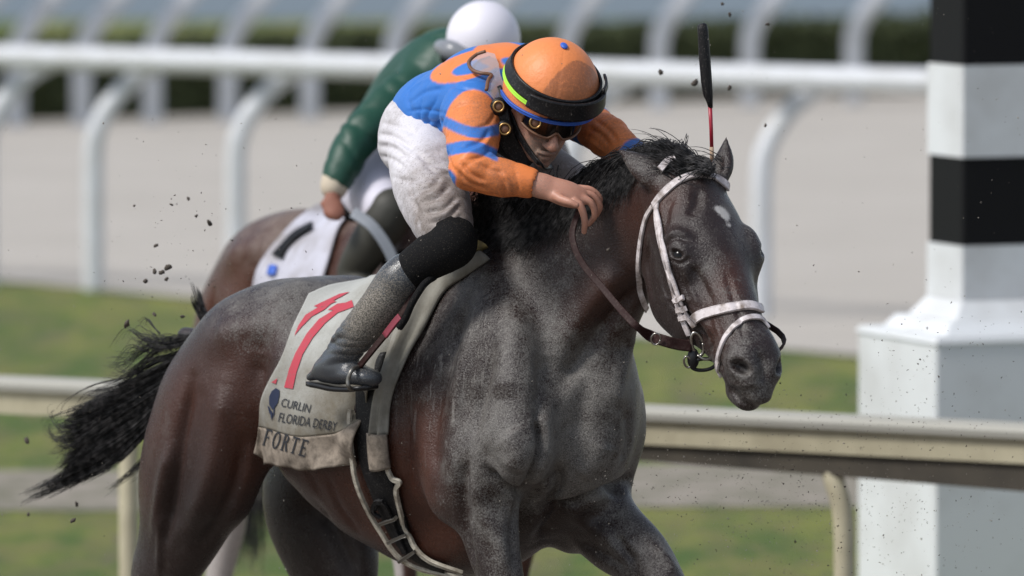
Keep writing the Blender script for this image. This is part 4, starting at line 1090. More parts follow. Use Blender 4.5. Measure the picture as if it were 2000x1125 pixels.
# the printed letter and circle on the back
def inell(cx, cy, rx, ry, rot=0):
    x, y = px2[:, 0]-cx, px2[:, 1]-cy; c_, s_ = math.cos(rot), math.sin(rot); return ((x*c_+y*s_)/rx)**2+((-x*s_+y*c_)/ry)**2
tor = (~arm) & (SNn[:, 2] > -.4)
ringm = tor & (inell(915, 128, 78, 26, -.32) < 1) & ~(inell(925, 130, 44, 12, -.30) < 1)
paint[ringm] = OR
paint[tor & (inell(985, 108, 62, 26, .1) < 1)] = OR
paint[tor & (inell(1000, 122, 22, 9, .2) < 1)] = BL
paint[tor & (inell(862, 306, 20, 30, -.5) < 1)] = OR
paint = vsmooth(paint, SF, 2, .5)
m_silk = mat('racing_silks', (.5, .5, .5), .42); N = N_(m_silk)
pc = N.attr('paint').outputs['Color']; dd = N.attr('dirt').outputs['Fac']
a = N.math('ADD', dd, N.math('MULTIPLY', N.math('SUBTRACT', N.noise(190, 4, .7), .5), 1.3)); a = N.math('ADD', a, N.math('MULTIPLY', N.math('SUBTRACT', N.noise(14, 3), .5), .9)); a = N.ramp(a, [(.28, 0.0), (1.0, 1.0)])
N.col(N.mix(N.math('MULTIPLY', a, .8), pc, N.mix(.45, pc, (.11, .085, .07), 'MULTIPLY')))
dk = N.mix(N.math('MULTIPLY', a, .72), pc, (.13, .085, .06)); N.col(dk)
N.rough(N.mix(a, (.46,)*3, (.8,)*3)); N.b.inputs['Specular IOR Level'].default_value = .35
b1_ = N.n('ShaderNodeBump'); b1_.inputs['Strength'].default_value = .22; b1_.inputs['Distance'].default_value = .006
mp = N.n('ShaderNodeMapping'); mp.inputs['Scale'].default_value = (26, 26, 60); mp.inputs['Rotation'].default_value = (.3, .5, .4); N.l(N.obj(), mp.inputs['Vector'])
vn = N.n('ShaderNodeTexNoise'); vn.inputs['Scale'].default_value = 1; vn.inputs['Detail'].default_value = 2; N.l(mp.outputs[0], vn.inputs['Vector']); N.l(vn.outputs['Fac'], b1_.inputs['Height'])
N.bump(N.noise(700, 2), .0008, .3, b1_.outputs[0])
sdirt = np.full(len(SV), .10)
for px, py, y, r, k in ((935, 230, -.28, .07, .5), (930, 265, -.33, .05, .5), (960, 350, -.42, .08, .4), (1000, 360, -.45, .05, .35), (975, 170, -.2, .06, .35), (920, 330, -.43, .06, .2)): sdirt += blob(SV, W(px, py, y), r, k)
sdirt += farm*.42
mesh_np('silks', SV, SF, m_silk, rider, attrs=dict(paint=paint, dirt=np.clip(sdirt, 0, 1)))

# breeches
def build_breeches():
    g = SDF(SDF.axis(-.44, .30, .0040), SDF.axis(-.46, .46, .0046), SDF.axis(1.42, 2.0, .0040))
    g.sweep([P5(H(860, 240, 0), .113, .076), P5(H(844, 256, 0), .128, .094), P5(H(832, 278, 0), .122, .092)], 0, HL)
    for m in (lambda p: p, MIR):
        f = lambda px, py, v: m(H(px, py, v))
        g.sweep([P5(f(832, 266, -.07), .090), P5(f(836, 308, -.12), .094), P5(f(842, 365, -.185), .088), P5(f(858, 415, -.235), .076), P5(f(872, 452, -.26), .064)], .05)
        g.sweep([P5(f(826, 250, -.05), .083), P5(f(812, 280, -.07), .070)], .05)
    V, F = g.mesh(); V = vsmooth(V, F, 3)
    return V, F
BV, BF = build_breeches(); thx = nrm(KN_n-HIP_n)
BV, _ = cloth_wrinkle(BV, BF, [(H(790, 300, -.15), .12, nrm(thx+.6*HH), 60, .0045), (H(845, 400, -.26), .10, nrm(thx-.5*HH), 80, .0045), (H(870, 445, -.28), .06, thx, 100, .005), (H(810, 340, -.24), .09, nrm(HH+.5*thx), 50, .004), (H(760, 300, -.1), .08, thx, 70, .0035)])
BV = sculpt(BV, BF, [
    ([(740, 262), (770, 268), (806, 292)], .006, -.006), ([(738, 285), (770, 290), (800, 312)], .006, -.005), ([(742, 305), (768, 312), (790, 328)], .0055, -.005), ([(740, 274), (770, 279), (803, 302)], .006, .003), ([(744, 240), (775, 246), (812, 262)], .006, -.004),
    ([(765, 345), (790, 352), (812, 350)], .005, -.004), ([(796, 330), (806, 380), (818, 430), (826, 468)], .003, -.0035), ([(860, 345), (845, 362), (822, 372)], .006, -.005), ([(878, 362), (856, 385), (828, 396)], .006, -.006), ([(868, 352), (850, 374), (826, 384)], .006, .004),
    ([(892, 385), (866, 408), (832, 416)], .0055, -.006), ([(898, 402), (872, 428), (838, 436)], .005, -.005), ([(895, 393), (868, 418), (836, 426)], .005, .004), ([(902, 420), (880, 442), (850, 448)], .0045, -.004), ([(830, 320), (850, 335), (880, 340)], .006, -.004), ([(815, 300), (840, 318), (870, 326)], .006, -.005),
    ([(800, 390), (812, 400), (822, 420)], .005, -.004)])
m_breech = mat('white_breeches', (.7, .7, .72), .6); N = N_(m_breech)
a = N.math('ADD', N.attr('dirt').outputs['Fac'], N.math('MULTIPLY', N.math('SUBTRACT', N.noise(60, 4, .6), .5), .8)); a = N.math('ADD', a, N.math('MULTIPLY', N.math('SUBTRACT', N.noise(12, 5, .6), .5), 1.0)); a = N.ramp(a, [(.25, 0.0), (1.15, 1.0)])
sp = N.math('MULTIPLY', N.ramp(N.noise(300, 3, .6), [(.54, 0.0), (.66, 1.0)]), N.ramp(N.attr('dirt').outputs['Fac'], [(.10, .12), (.7, 1.0)]))
N.col(N.mix(N.math('MULTIPLY', sp, .75), N.mix(N.math('MULTIPLY', a, .85), (.62, .60, .63), (.165, .13, .105)), (.07, .052, .04))); N.bump(N.noise(60, 3), .003, .25)
bd = np.full(len(BV), .20)
for px, py, y, r, k in ((850, 400, -.3, .09, .62), (880, 430, -.32, .08, .6), (850, 330, -.2, .09, .3), (790, 230, .1, .06, .25), (905, 400, -.25, .07, .5), (800, 360, -.15, .05, .25), (770, 250, .0, .05, .2)): bd += blob(BV, W(px, py, y), r, k)
bd += sm((BV-HO)@HL, .05, .16)*.9  # far thigh evenly darker
mesh_np('breeches', BV, BF, m_breech, rider, attrs=dict(dirt=np.clip(bd, 0, 1)))
BRB = bvh_of(BV, BF)

# knee wraps and boots
m_boot = mat('black_boot', (.02, .02, .022), .28); N = N_(m_boot)
a = N.math('ADD', N.attr('dirt').outputs['Fac'], N.math('MULTIPLY', N.math('SUBTRACT', N.noise(260, 3, .7), .5), 1.6)); a = N.ramp(a, [(.30, 0.0), (.72, 1.0)])
N.col(N.mix(N.math('MULTIPLY', a, .9), (.05, .055, .062), N.mix(N.ramp(N.noise(330, 2), [(.42, 0.0), (.60, 1.0)]), (.07, .062, .05), (.27, .24, .20)))); N.rough(N.mix(a, (.16,)*3, (.85,)*3)); N.bump(N.noise(380, 3, .7), .002, .35)
m_wrap = mat('black_knee_wrap', (.008, .008, .009), .85, spec=.15); N = N_(m_wrap)
a = N.ramp(N.noise(340, 3, .7), [(.60, 0.0), (.74, 1.0)]); N.col(N.mix(a, (.0065, .0065, .007), (.11, .095, .075))); N.bump(N.noise(320, 3), .003, .5)
for side, m in (('n', lambda p: p), ('f', MIR)):
    f = lambda px, py, v: m(H(px, py, v))
    P_ = [f(868, 452, -.26), f(880, 472, -.275), f(700, 622, -.36), f(630, 742, -.37), f(730, 735, -.35)]
    lo = np.min(P_, 0)-.12; hi = np.max(P_, 0)+.12
    g = SDF(SDF.axis(lo[0], hi[0], .0042), SDF.axis(lo[1], hi[1], .005), SDF.axis(lo[2], hi[2], .0042))
    g.sweep([P5(f(868, 452, -.258), .058), P5(f(883, 472, -.27), .060), P5(f(866, 486, -.28), .058), P5(f(825, 512, -.30), .050), P5(f(775, 550, -.33), .044)], .01)
    V, F = g.mesh(); mesh_np('knee_wrap', vsmooth(V, F, 3), F, m_wrap, rider)
    g = SDF(SDF.axis(lo[0], hi[0], .0036), SDF.axis(lo[1], hi[1], .0045), SDF.axis(lo[2], hi[2], .0036))
    g.sweep([P5(f(792, 533, -.32), .047), P5(f(780, 547, -.33), .0505), P5(f(768, 562, -.335), .0505), P5(f(744, 597, -.352), .049), P5(f(712, 636, -.365), .046), P5(f(684, 668, -.37), .042), P5(f(668, 690, -.372), .040), P5(f(658, 710, -.372), .038)], .0)
    g.sweep([P5(f(640, 722, -.372), .030, .030), P5(f(668, 728, -.37), .034, .027), P5(f(700, 732, -.368), .038, .024), P5(f(722, 738, -.364), .034, .021), P5(f(728, 740, -.362), .024, .018)], .022, HL)
    g.sweep([P5(f(650, 712, -.372), .030), P5(f(628, 726, -.372), .024, .019), P5(f(606, 737, -.372), .012, .009)], .018, HL)
    # ankle creases
    for (x, y, r) in ((690, 668, .006), (675, 684, .007), (700, 655, .004)):
        g.sweep([P5(f(x-55, y+16, -.395), r*.6), P5(f(x-25, y, -.420), r*.6), P5(f(x+10, y-4, -.418), r*.6), P5(f(x+35, y+8, -.39), r*.6)], .014, None, 'sub')
    V, F = g.mesh(); V = vsmooth(V, F, 2)
    V, _ = cloth_wrinkle(V, F, [(f(690, 675, -.37), .06, ZZ, 150, .004)])
    d_ = np.full(len(V), .15)+blob(V, f(740, 600, -.38), .09, .62)+blob(V, f(700, 640, -.40), .06, .3)-blob(V, f(630, 725, -.40), .05, .15)+blob(V, f(690, 705, -.4), .04, .25)
    bt = mesh_np('boot', V, F, m_boot, rider, attrs=dict(dirt=np.clip(d_, 0, 1)))
    # sole
    so = [f(603, 746, -.372), f(630, 750, -.372), f(660, 756, -.37), f(700, 757, -.368), f(728, 752, -.364)]
    mesh_np('sole', *strap(catmull(so, 5), np.tile(-ZZ, (21, 1)), np.interp(np.linspace(0, 1, 21), [0, .15, .5, .85, 1], [.02, .05, .055, .07, .04]), .009), m_blackrub, bt)
# stirrup iron and leather (on the saddle)
for m in (lambda p: p, MIR):
    f = lambda px, py, v: m(H(px, py, v))
    ir = catmull([f(703, 716, -.375), f(688, 722, -.415), f(680, 742, -.425), f(683, 758, -.42), f(700, 760, -.36), f(716, 756, -.30), f(722, 735, -.305), f(712, 716, -.34), f(703, 716, -.375)], 6)
    mesh_np('stirrup_iron', *tube(ir, .0052, 8), m_buck, saddle)
    lt = catmull([f(703, 716, -.378), f(722, 692, -.385), f(745, 664, -.375), f(775, 628, -.355), f(800, 590, -.335), f(825, 560, -.31), f(848, 542, -.27)], 6)
    mesh_np('stirrup_leather', *strap(lt, np.tile(nrm(m([0, 0, 0]+HL*-1+HO)-HO+ZZ*.2), (len(lt), 1)), .016, .005), m_leather, saddle)
cord = catmull([H(848, 541, -.30), H(828, 556, -.335), H(805, 592, -.365), H(792, 622, -.37), H(780, 640, -.37)], 6)
mesh_np('stirrup_leather', *tube(cord, .0085), m_wrap, saddle)
mesh_np('red_strap', *strap(catmull([H(782, 618, -.365), H(770, 632, -.37), H(752, 656, -.375)], 5), np.tile(-HL, (11, 1)), .017, .005), mat('red_web', (.22, .03, .05), .7), saddle)

# helmet with cap cover
HC = JH(-.008, .004, .040); HR = (.122, .111, .121)
def HE(az, el, off=0):
    """az 0 = front, positive toward the jockey's near side; el from the brim plane"""
    ce, se = math.cos(el), math.sin(el); r = HR
    return HC+JF*(r[0]+off)*ce*math.cos(az)-JL*(r[1]+off)*ce*math.sin(az)+JU*(r[2]+off)*se
def HN(az, el): return nrm(JF*math.cos(el)*math.cos(az)/HR[0]-JL*math.cos(el)*math.sin(az)/HR[1]+JU*math.sin(el)/HR[2])
def brim_el(az): return math.radians(-13+5*math.cos(az)-13*max(0, -math.cos(az)))
V = []; F = []; NA, NE = 192, 72
for j in range(NE+1):
    for i in range(NA):
        az = 2*math.pi*i/NA; e0 = brim_el(az); el = e0+(math.pi/2-e0)*(j/NE)
        seam = min(abs(((az+.25) % (math.pi/3))-(math.pi/6))*6, 1); off = -.0010*(1-seam)**2*math.cos(el)*(1 if el < 1.45 else 0)
        V.append(HE(az, el, off))
for i in range(NA): V.append(HE(2*math.pi*i/NA, brim_el(2*math.pi*i/NA), -.012))
for j in range(NE):
    for i in range(NA): a, b = j*NA+i, j*NA+(i+1) % NA; F.append((a, b, b+NA, a+NA))
o = (NE+1)*NA
for i in range(NA): F.append((i, o+i, o+(i+1) % NA, (i+1) % NA))
F.append(tuple(o+i for i in range(NA)))
m_cap = mat('orange_cap', (.85, .25, .06), .5); N = N_(m_cap)
a = N.math('ADD', N.attr('dirt').outputs['Fac'], N.math('MULTIPLY', N.math('SUBTRACT', N.noise(170, 5, .75), .5), 1.8)); a = N.ramp(a, [(.25, 0.0), (.85, 1.0)])
N.col(N.mix(N.math('MULTIPLY', a, .75), (.78, .245, .075), (.27, .10, .045))); N.bump(N.noise(90, 4), .003, .4)
V = np.array(V); hd = np.zeros(len(V)); rel = (V-HC); azv = np.arctan2(-(rel@JL), rel@JF); elv = np.arcsin(np.clip((rel@JU)/HR[2], -1, 1))
_q = ((azv+.38)/.92)**2+((elv-.30)/.86)**2; hd = np.clip(sm(_q, 1.05, .93)*.72+.12+.2*sm(elv, .1, -.2), 0, 1)
helmet = mesh_np('helmet', V, F, m_cap, rider, attrs=dict(dirt=hd))
HMB = bvh_of(V, F)
m_bluet = mat('blue_trim', (.03, .11, .50), .5); m_lime = mat('lime_strap', (.42, .85, .06), .6); m_gblack = mat('goggle_black', (.010, .010, .011), .4, spec=.3)
N = N_(m_gblack); N.col(N.mix(N.ramp(N.noise(220, 4, .75), [(.56, 0.0), (.78, 1.0)]), (.007, .007, .008), (.12, .11, .10)))
def hband(name, f_el, w, off, m_, t=.004, a0=-math.pi, a1=math.pi, n=72, wf=None):
    A = np.linspace(a0, a1, n); P = [HE(a, f_el(a), off if not callable(off) else off(a)) for a in A]; Nn = [HN(a, f_el(a)) for a in A]
    ww = w if wf is None else np.array([wf(a) for a in A])
    return mesh_np(name, *strap(P, Nn, ww, t), m_, helmet)
hband('trim', lambda a: brim_el(a)+math.radians(1.2), .009, .001, m_bluet, .005)
mesh_np('button', *uvsphere(HE(.25, math.radians(88), .002), (.013, .009, .005), 8, (JF, JL, JU)), m_bluet, helmet)
gel = lambda a: math.radians(14+0*a)+math.radians(6)*(1-math.cos(a))*.5
hband('goggle_strap', gel, .032, .003, m_gblack, .005)
hband('lime_strap', lambda a: gel(a)-math.radians(10.2), .010, .004, m_lime, .004, .25, 2.6, 40)
hband('goggle_frame', lambda a: math.radians(11), .040, lambda a: .010+.012*math.cos(a*1.2), m_gblack, .006, -1.25, .75, 40, wf=lambda a: .030+.014*math.cos(a*1.4+.3))
hband('goggle_frame', lambda a: math.radians(24), .012, lambda a: .016+.010*math.cos(a*1.2), m_gblack, .005, -1.5, -.85, 14)

belt('seam', [(1038, 172), (1044, 150), (1062, 124), (1090, 104), (1118, 104), (1142, 120), (1160, 146)], .0035, .0012, .0004, m_cap, helmet, B=HMB, guess=-.3)
belt('seam', [(1010, 150), (1030, 112), (1062, 86), (1100, 78)], .003, .001, .0004, m_cap, helmet, B=HMB, guess=-.3)
# goggles being worn
m_lens = mat('dark_lens', (.008, .006, .005), .10, spec=.5)
gog = []; nx_, ny_ = 41, 15; V = []; F = []
def gpt(x, y, off=0):     # x -1..1 across the face, y -1..1
    a = x*1.12; lat = .080*math.sin(a); fw = .022+.092*math.cos(a)+off
    half = .030*(1-.25*abs(x)**3); notch = .017*math.exp(-(x/.13)**2) if y < 0 else 0
    return JH(fw, lat, .010+y*half+(notch if y < 0 else 0)*abs(y))
for l_ in (0, -.006):
    for j in range(ny_):
        for i in range(nx_): V.append(gpt(-1+2*i/(nx_-1), -1+2*j/(ny_-1), l_))
o = nx_*ny_
for j in range(ny_-1):
    for i in range(nx_-1): a = j*nx_+i; F += [(a, a+1, a+nx_+1, a+nx_), (o+a, o+a+nx_, o+a+nx_+1, o+a+1)]
rr = [i for i in range(nx_)]+[j*nx_+nx_-1 for j in range(1, ny_)]+[(ny_-1)*nx_+i for i in range(nx_-2, -1, -1)]+[j*nx_ for j in range(ny_-2, 0, -1)]
for a, b in zip(rr, rr[1:]+rr[:1]): F.append((a, o+a, o+b, b))
gg = mesh_np('goggles', V, F, m_lens, rider)
rim = [gpt(x, -1, .002) for x in np.linspace(-1, 1, 40)]+[gpt(1, y, .002) for y in np.linspace(-1, 1, 10)[1:]]+[gpt(x, 1, .002) for x in np.linspace(1, -1, 40)[1:]]+[gpt(-1, y, .002) for y in np.linspace(1, -1, 10)[1:]]
m_rim = mat('goggle_rim', (.16, .075, .04), .5)
mesh_np('rim', *tube(rim, .0032, 6, cap=False), m_rim, gg)
def stud(c, n_, r, par):
    n_ = nrm(n_); a = nrm(np.cross(n_, [0.1, 0, 1])); b = np.cross(n_, a)
    P = [c+n_*.004+(a*math.cos(t)+b*math.sin(t))*r for t in np.linspace(0, 2*math.pi, 24)]
    s_ = mesh_np('stud', *tube(P, .0028, 6, cap=False), m_gold, par)
    mesh_np('stud_face', *uvsphere(c, (r*.85, r*.85, .004), 8, (a, b, n_)), m_rim, s_)
m_gold = mat('bronze', (.42, .26, .10), .35, .9)
gp = gpt(-.62, -.05, .003); stud(gp, CAMP-gp, .0125, gg)
st_ = [gpt(-.95, .1, .004), JH(.030, -.084, .010), JH(.0, -.088, .014), JH(-.04, -.082, .018), JH(-.09, -.055, .02)]
mesh_np('strap', *strap(catmull(st_, 6), np.tile(-JL, (25, 1)), .016, .004), m_rim, gg)
# chin strap
cs = []
for px, py in ((1003, 228), (1010, 250), (1022, 274), (1040, 300), (1060, 322), (1078, 326)):
    p, n_ = cast(RB, px, py); 
    if p is None: p, n_ = near(RB, W(px, py, -.26))
    cs.append(p+n_*.004)
cs = catmull([JH(-.02, -.088, .025), JH(-.01, -.090, -.01)]+cs[1:], 5)
mesh_np('chin_strap', *strap(cs, np.tile(nrm(-JL*.7+JF*.7), (len(cs), 1)), .014, .004), m_blk, helmet)
mesh_np('chin_strap', *strap(catmull([JH(-.03, -.088, .03), JH(-.05, -.078, -.03), JH(-.04, -.062, -.08), JH(-.01, -.045, -.10)], 5), np.tile(-JL, (16, 1)), .030, .006), m_blk, helmet)
# spare goggles pushed back on the shoulder
m_clear = mat('clear_lens', (.40, .38, .40), .12, spec=.7, **{'Alpha': .62})
outl = [(919, 127), (934, 113), (951, 107), (967, 111), (974, 129), (976, 150), (988, 188), (994, 212), (980, 214), (965, 203), (947, 182), (951, 163), (958, 152), (938, 150), (924, 142)]
def on_silk(px, py, off):
    p, n_ = cast(SB, px, py)
    if p is None: p, n_ = near(SB, W(px, py, -.15))
    return p+n_*off*.5+nrm(CAMP-p)*off*.6
spare = mesh_np('spare_goggles', *tube([on_silk(x, y, .020) for x, y in catmull(outl[-5:]+outl[:3], 5)], .0045, 6), m_rim, rider)
bm = bmesh.new(); bm.faces.new([bm.verts.new((x, y, 0)) for x, y in outl]); bmesh.ops.triangulate(bm, faces=bm.faces[:])
for _ in range(4):
    es = [e for e in bm.edges if e.calc_length() > 9]
    if es: bmesh.ops.subdivide_edges(bm, edges=es, cuts=1); bmesh.ops.triangulate(bm, faces=bm.faces[:])
bm.verts.index_update(); VV = [on_silk(v.co.x, v.co.y, .018) for v in bm.verts]; FF = [tuple(v.index for v in f.verts) for f in bm.faces]; bm.free()
for _ in range(0): pass
mesh_np('lens', VV, FF, m_clear, spare)
for px, py, r in ((974, 208, .014), (986, 252, .015)):
    c = W(px, py, -.275); mesh_np('strap_pad', *uvsphere(c, (.020, .010, .022), 8), m_blk, spare); stud(c+nrm(CAMP-c)*.010, CAMP-c, r*.85, spare)
mesh_np('strap', *strap(catmull([W(965, 175, -.235), W(976, 208, -.262), W(985, 252, -.265), W(1002, 290, -.25), W(1035, 322, -.24)], 6), np.tile(nrm([-.3, -.9, .2]), (25, 1)), .040, .006), m_blk, spare)
# black fill between silks and neck
g = SDF(SDF.axis(-.1, .2, .005), SDF.axis(-.4, .1, .006), SDF.axis(1.7, 2.05, .005))
g.sweep([P5(H(1000, 215, -.02), .085, .075), P5(H(1020, 245, -.02), .085, .07), P5(JH(-.055, 0, -.085), .06)], 0.02)
V, F = g.mesh(); mesh_np('neck_fill', vsmooth(V, F, 3), F, m_wrap, rider)

# whip, held upside down in the far hand
whip = empty('whip', W(1388, 345, -.34)); tag(whip, 'riding whip with thick black grip and thin red shaft pointing up behind the horse head', 'whip')
yw = -.33
pts = [(1370, 46, .006), (1371, 49, .0115), (1373, 60, .0125), (1376, 110, .0135), (1380, 160, .0130), (1383, 185, .0115), (1386, 198, .0075), (1388, 211, .0052)]
mesh_np('grip', *tube([W(x, y, yw) for x, y, r in pts], [r for *_, r in pts], 12), m_blk, whip)
mesh_np('shaft', *tube([W(1387, 209, yw), W(1389, 250, yw), W(1390, 288, yw)], [.0050, .0046, .0046], 10), mat('red_shaft', (.32, .012, .030), .4), whip)
mesh_np('binding', *tube([W(1390, 287, yw), W(1391, 318, yw)], [.0052, .0050], 10), mat('tan_binding', (.40, .28, .19), .6), whip)
mesh_np('tip', *tube([W(1391, 317, yw), W(1391, 350, yw), W(1388, 420, yw+.02)], [.0052, .0055, .006], 10), m_blk, whip)
# ------------------------------------------------------------------ setting
def lerp(a, b, t): return a+(b-a)*t
def GP(px, D): return np.array([(px-1000)/FPX*D, D-DCAM, 0.0])
def sheet_poly(name, pts, z, m_, kind='structure', sub=1):
    V = [(x, y, z) for x, y in pts]; o = mesh_np(name, V, [tuple(range(len(V)))], m_, smooth=False); return tag(o, kind=kind)
m_dirt = mat('track_dirt', (.16, .13, .10), .95); N = N_(m_dirt); N.col(N.mix(N.noise(3, 8, .7), (.12, .095, .075), (.24, .20, .16))); N.bump(N.noise(14, 8, .75), .04, .7)
m_grass = mat('turf', (.12, .18, .05), .9); N = N_(m_grass)
mpg = N.n('ShaderNodeMapping'); mpg.inputs['Scale'].default_value = (1.9, .55, 1); N.l(N.obj(), mpg.inputs['Vector'])
big = N.ramp(N.noise(1.0, 5, .65, mpg.outputs[0]), [(.43, 0.0), (.57, 1.0)]); med = N.ramp(N.noise(3.2, 5, .65, mpg.outputs[0]), [(.42, 0.0), (.58, 1.0)])
gcol = N.mix(big, (.085, .165, .018), (.300, .315, .060)); gcol = N.mix(N.math('MULTIPLY', med, .6), gcol, (.26, .22, .085)); gcol = N.mix(N.math('MULTIPLY', N.noise(60, 4), .35), gcol, (.12, .19, .035))
soil = N.ramp(N.noise(1.7, 6, .7, mpg.outputs[0]), [(.57, 0.0), (.66, 1.0)]); gcol = N.mix(N.math('MULTIPLY', soil, .7), gcol, (.20, .165, .105))
N.col(gcol); N.bump(N.noise(45, 6, .8), .05, .8)
m_sand = mat('pale_sand', (.45, .43, .40), .95); N = N_(m_sand); N.col(N.mix(N.ramp(N.noise(.8, 7, .7), [(.3, 0.0), (.7, 1.0)]), (.40, .368, .325), (.465, .43, .385))); N.bump(N.noise(9, 7, .7), .03, .5)
m_path = mat('worn_dirt', (.23, .20, .16), .95); N = N_(m_path); N.col(N.mix(N.ramp(N.noise(4, 6, .7), [(.35, 0.0), (.65, 1.0)]), (.13, .125, .08), (.30, .26, .22)))
m_water = mat('lake_water', (.13, .165, .19), .5, spec=.3); N = N_(m_water); N.bump(N.noise(3, 4), .05, .25)
sheet_poly('ground', [(-900, -60), (900, -60), (900, 1500), (-900, 1500)], 0.0, m_dirt)
gl, gr = GP(0, 42.3), GP(1680, 37.4)
def edge(x): return gl[1]+(gr[1]-gl[1])*(x-gl[0])/(gr[0]-gl[0])
sheet_poly('turf_strip', [(-40, 5.2), (40, 5.2), (40, edge(6)), (3, edge(3)), (-3, edge(-3)), (-40, edge(-6))], .004, m_grass)
# worn path: a wavy strip
xs = np.linspace(-30, 30, 121); V = []; F = []
for i, x in enumerate(xs):
    y0 = 10.3+.12*math.sin(x*1.3)-.02*x; y1 = 11.9+.18*math.sin(x*.9+1)-.02*x; V += [(x, y0, .008), (x, y1, .008)]
F = [(2*i, 2*i+2, 2*i+3, 2*i+1) for i in range(120)]
tag(mesh_np('worn_path', V, F, m_path, smooth=False), kind='structure')
sheet_poly('sand_track', [(-60, edge(-6)), (-3, edge(-3)), (3, edge(3)), (60, edge(6)), (60, 44), (-60, 44)], .012, m_sand)
sheet_poly('grass_bank', [(-80, 44), (80, 44), (80, 57), (-80, 57)], .016, m_grass)
sheet_poly('lake', [(-300, 57), (300, 57), (300, 700), (-300, 700)], .02, m_water)
# hills: a low far shore
m_shore = mat('far_shore', (.05, .08, .035), .9)
V = []; F = []
for i in range(121):
    x = -600+10*i; h = 7+3*math.sin(x*.02)+2*math.sin(x*.071); V += [(x, 702, 0), (x, 712, h), (x, 760, 0)]
for i in range(120): a = 3*i; F += [(a, a+3, a+4, a+1), (a+1, a+4, a+5, a+2)]
tag(mesh_np('far_shore', V, F, m_shore), kind='structure')
# hedge beyond the second rail
m_hedge = mat('dark_hedge', (.03, .05, .02), .8); N = N_(m_hedge); N.col(N.mix(N.ramp(N.noise(18, 6, .7), [(.35, 0.0), (.7, 1.0)]), (.020, .032, .012), (.105, .125, .045)))
rg = np.random.default_rng(4); V = []; F = []
hl_, hr_ = GP(0, 58.4), GP(1800, 62.8)
def hx(t): return hl_+(hr_-hl_)*t
for q in range(26000):
    t = rg.uniform(-.6, 1.6); c = hx(t); u = rg.random(); 
    if u < .45: off = np.array([0, rg.uniform(-.02, .10), rg.uniform(.0, .50)])
    else: off = np.array([0, rg.uniform(0, 1.0), .50+rg.normal(0, .03)])
    c = c+off+np.array([rg.normal(0, .02), 0, 0]); a = rg.normal(0, 1, 3); a /= np.linalg.norm(a); b = np.cross(a, rg.normal(0, 1, 3)); b /= np.linalg.norm(b); s_ = rg.uniform(.03, .065)
    o = len(V); V += [c-a*s_, c+b*s_*.5, c+a*s_, c-b*s_*.5]; F.append((o, o+1, o+2, o+3))
hedge = mesh_np('hedge', np.array(V), np.array(F), m_hedge); tag(hedge, 'low dark clipped hedge running behind the far white rail', 'hedge')
V = []; 
for t in (-.6, 1.6):
    c = hx(t)
    for y, z in ((.05, 0), (.05, .48), (.95, .48), (.95, 0)): V.append(c+np.array([0, y, z]))
mesh_np('twig_mass', V, [(0, 1, 2, 3)[::-1], (4, 5, 6, 7), (0, 4, 5, 1)[::-1], (1, 5, 6, 2)[::-1], (2, 6, 7, 3)[::-1], (3, 7, 4, 0)[::-1]], m_hedge, hedge, smooth=False)

# the two white arched running rails
m_rail = mat('white_rail_plastic', (.78, .79, .82), .4); N = N_(m_rail); N.col(N.mix(N.ramp(N.noise(6, 6, .7), [(.45, 0.0), (.8, 1.0)]), (.60, .615, .645), (.46, .46, .45)))
def arch_rail(name, label, DL, DR, xs_, hz, rr, rp, prof):
    def base(px):
        t = px/1800.0; return GP(px, DL+(DR-DL)*t)
    r = empty(name, base(900)); tag(r, label, 'rail')
    P = [base(px)+ZZ*hz for px in np.linspace(-900, 3000, 40)]
    mesh_np('top_rail', *tube(P, rr, 20), m_rail, r)
    for px in xs_:
        b = base(px); s_ = FPX/(b[1]+DCAM); n_ = 26
        C = catmull(np.array([b+np.array([0, 0, -.02]), b+ZZ*.25]+[b+np.array([dx, .4*dx, z]) for dx, z in prof]), 6)
        mesh_np('post', *tube(C, rp, 16), m_rail, r)
    return r
arch_rail('running_rail', 'nearer white running rail with curved posts between the grass and the sand track', 42.0, 39.2, [-250, -28, 181, 460, 762, 1112, 1488, 1890, 2300], 1.14, .060, .049, [(0, .62), (.008, .75), (.03, .82), (.065, .89), (.13, .975), (.215, 1.05), (.30, 1.10)])
arch_rail('running_rail', 'farther white running rail in front of the dark hedge at the top of the picture', 57.7, 61.2, [-220, -92, 30, 159, 297, 445, 605, 768, 932, 1106, 1287, 1465, 1668, 1880, 2090], 1.16, .066, .066, [(0, .46), (.017, .555), (.07, .66), (.135, .745), (.20, .83), (.30, .94), (.44, 1.12)])

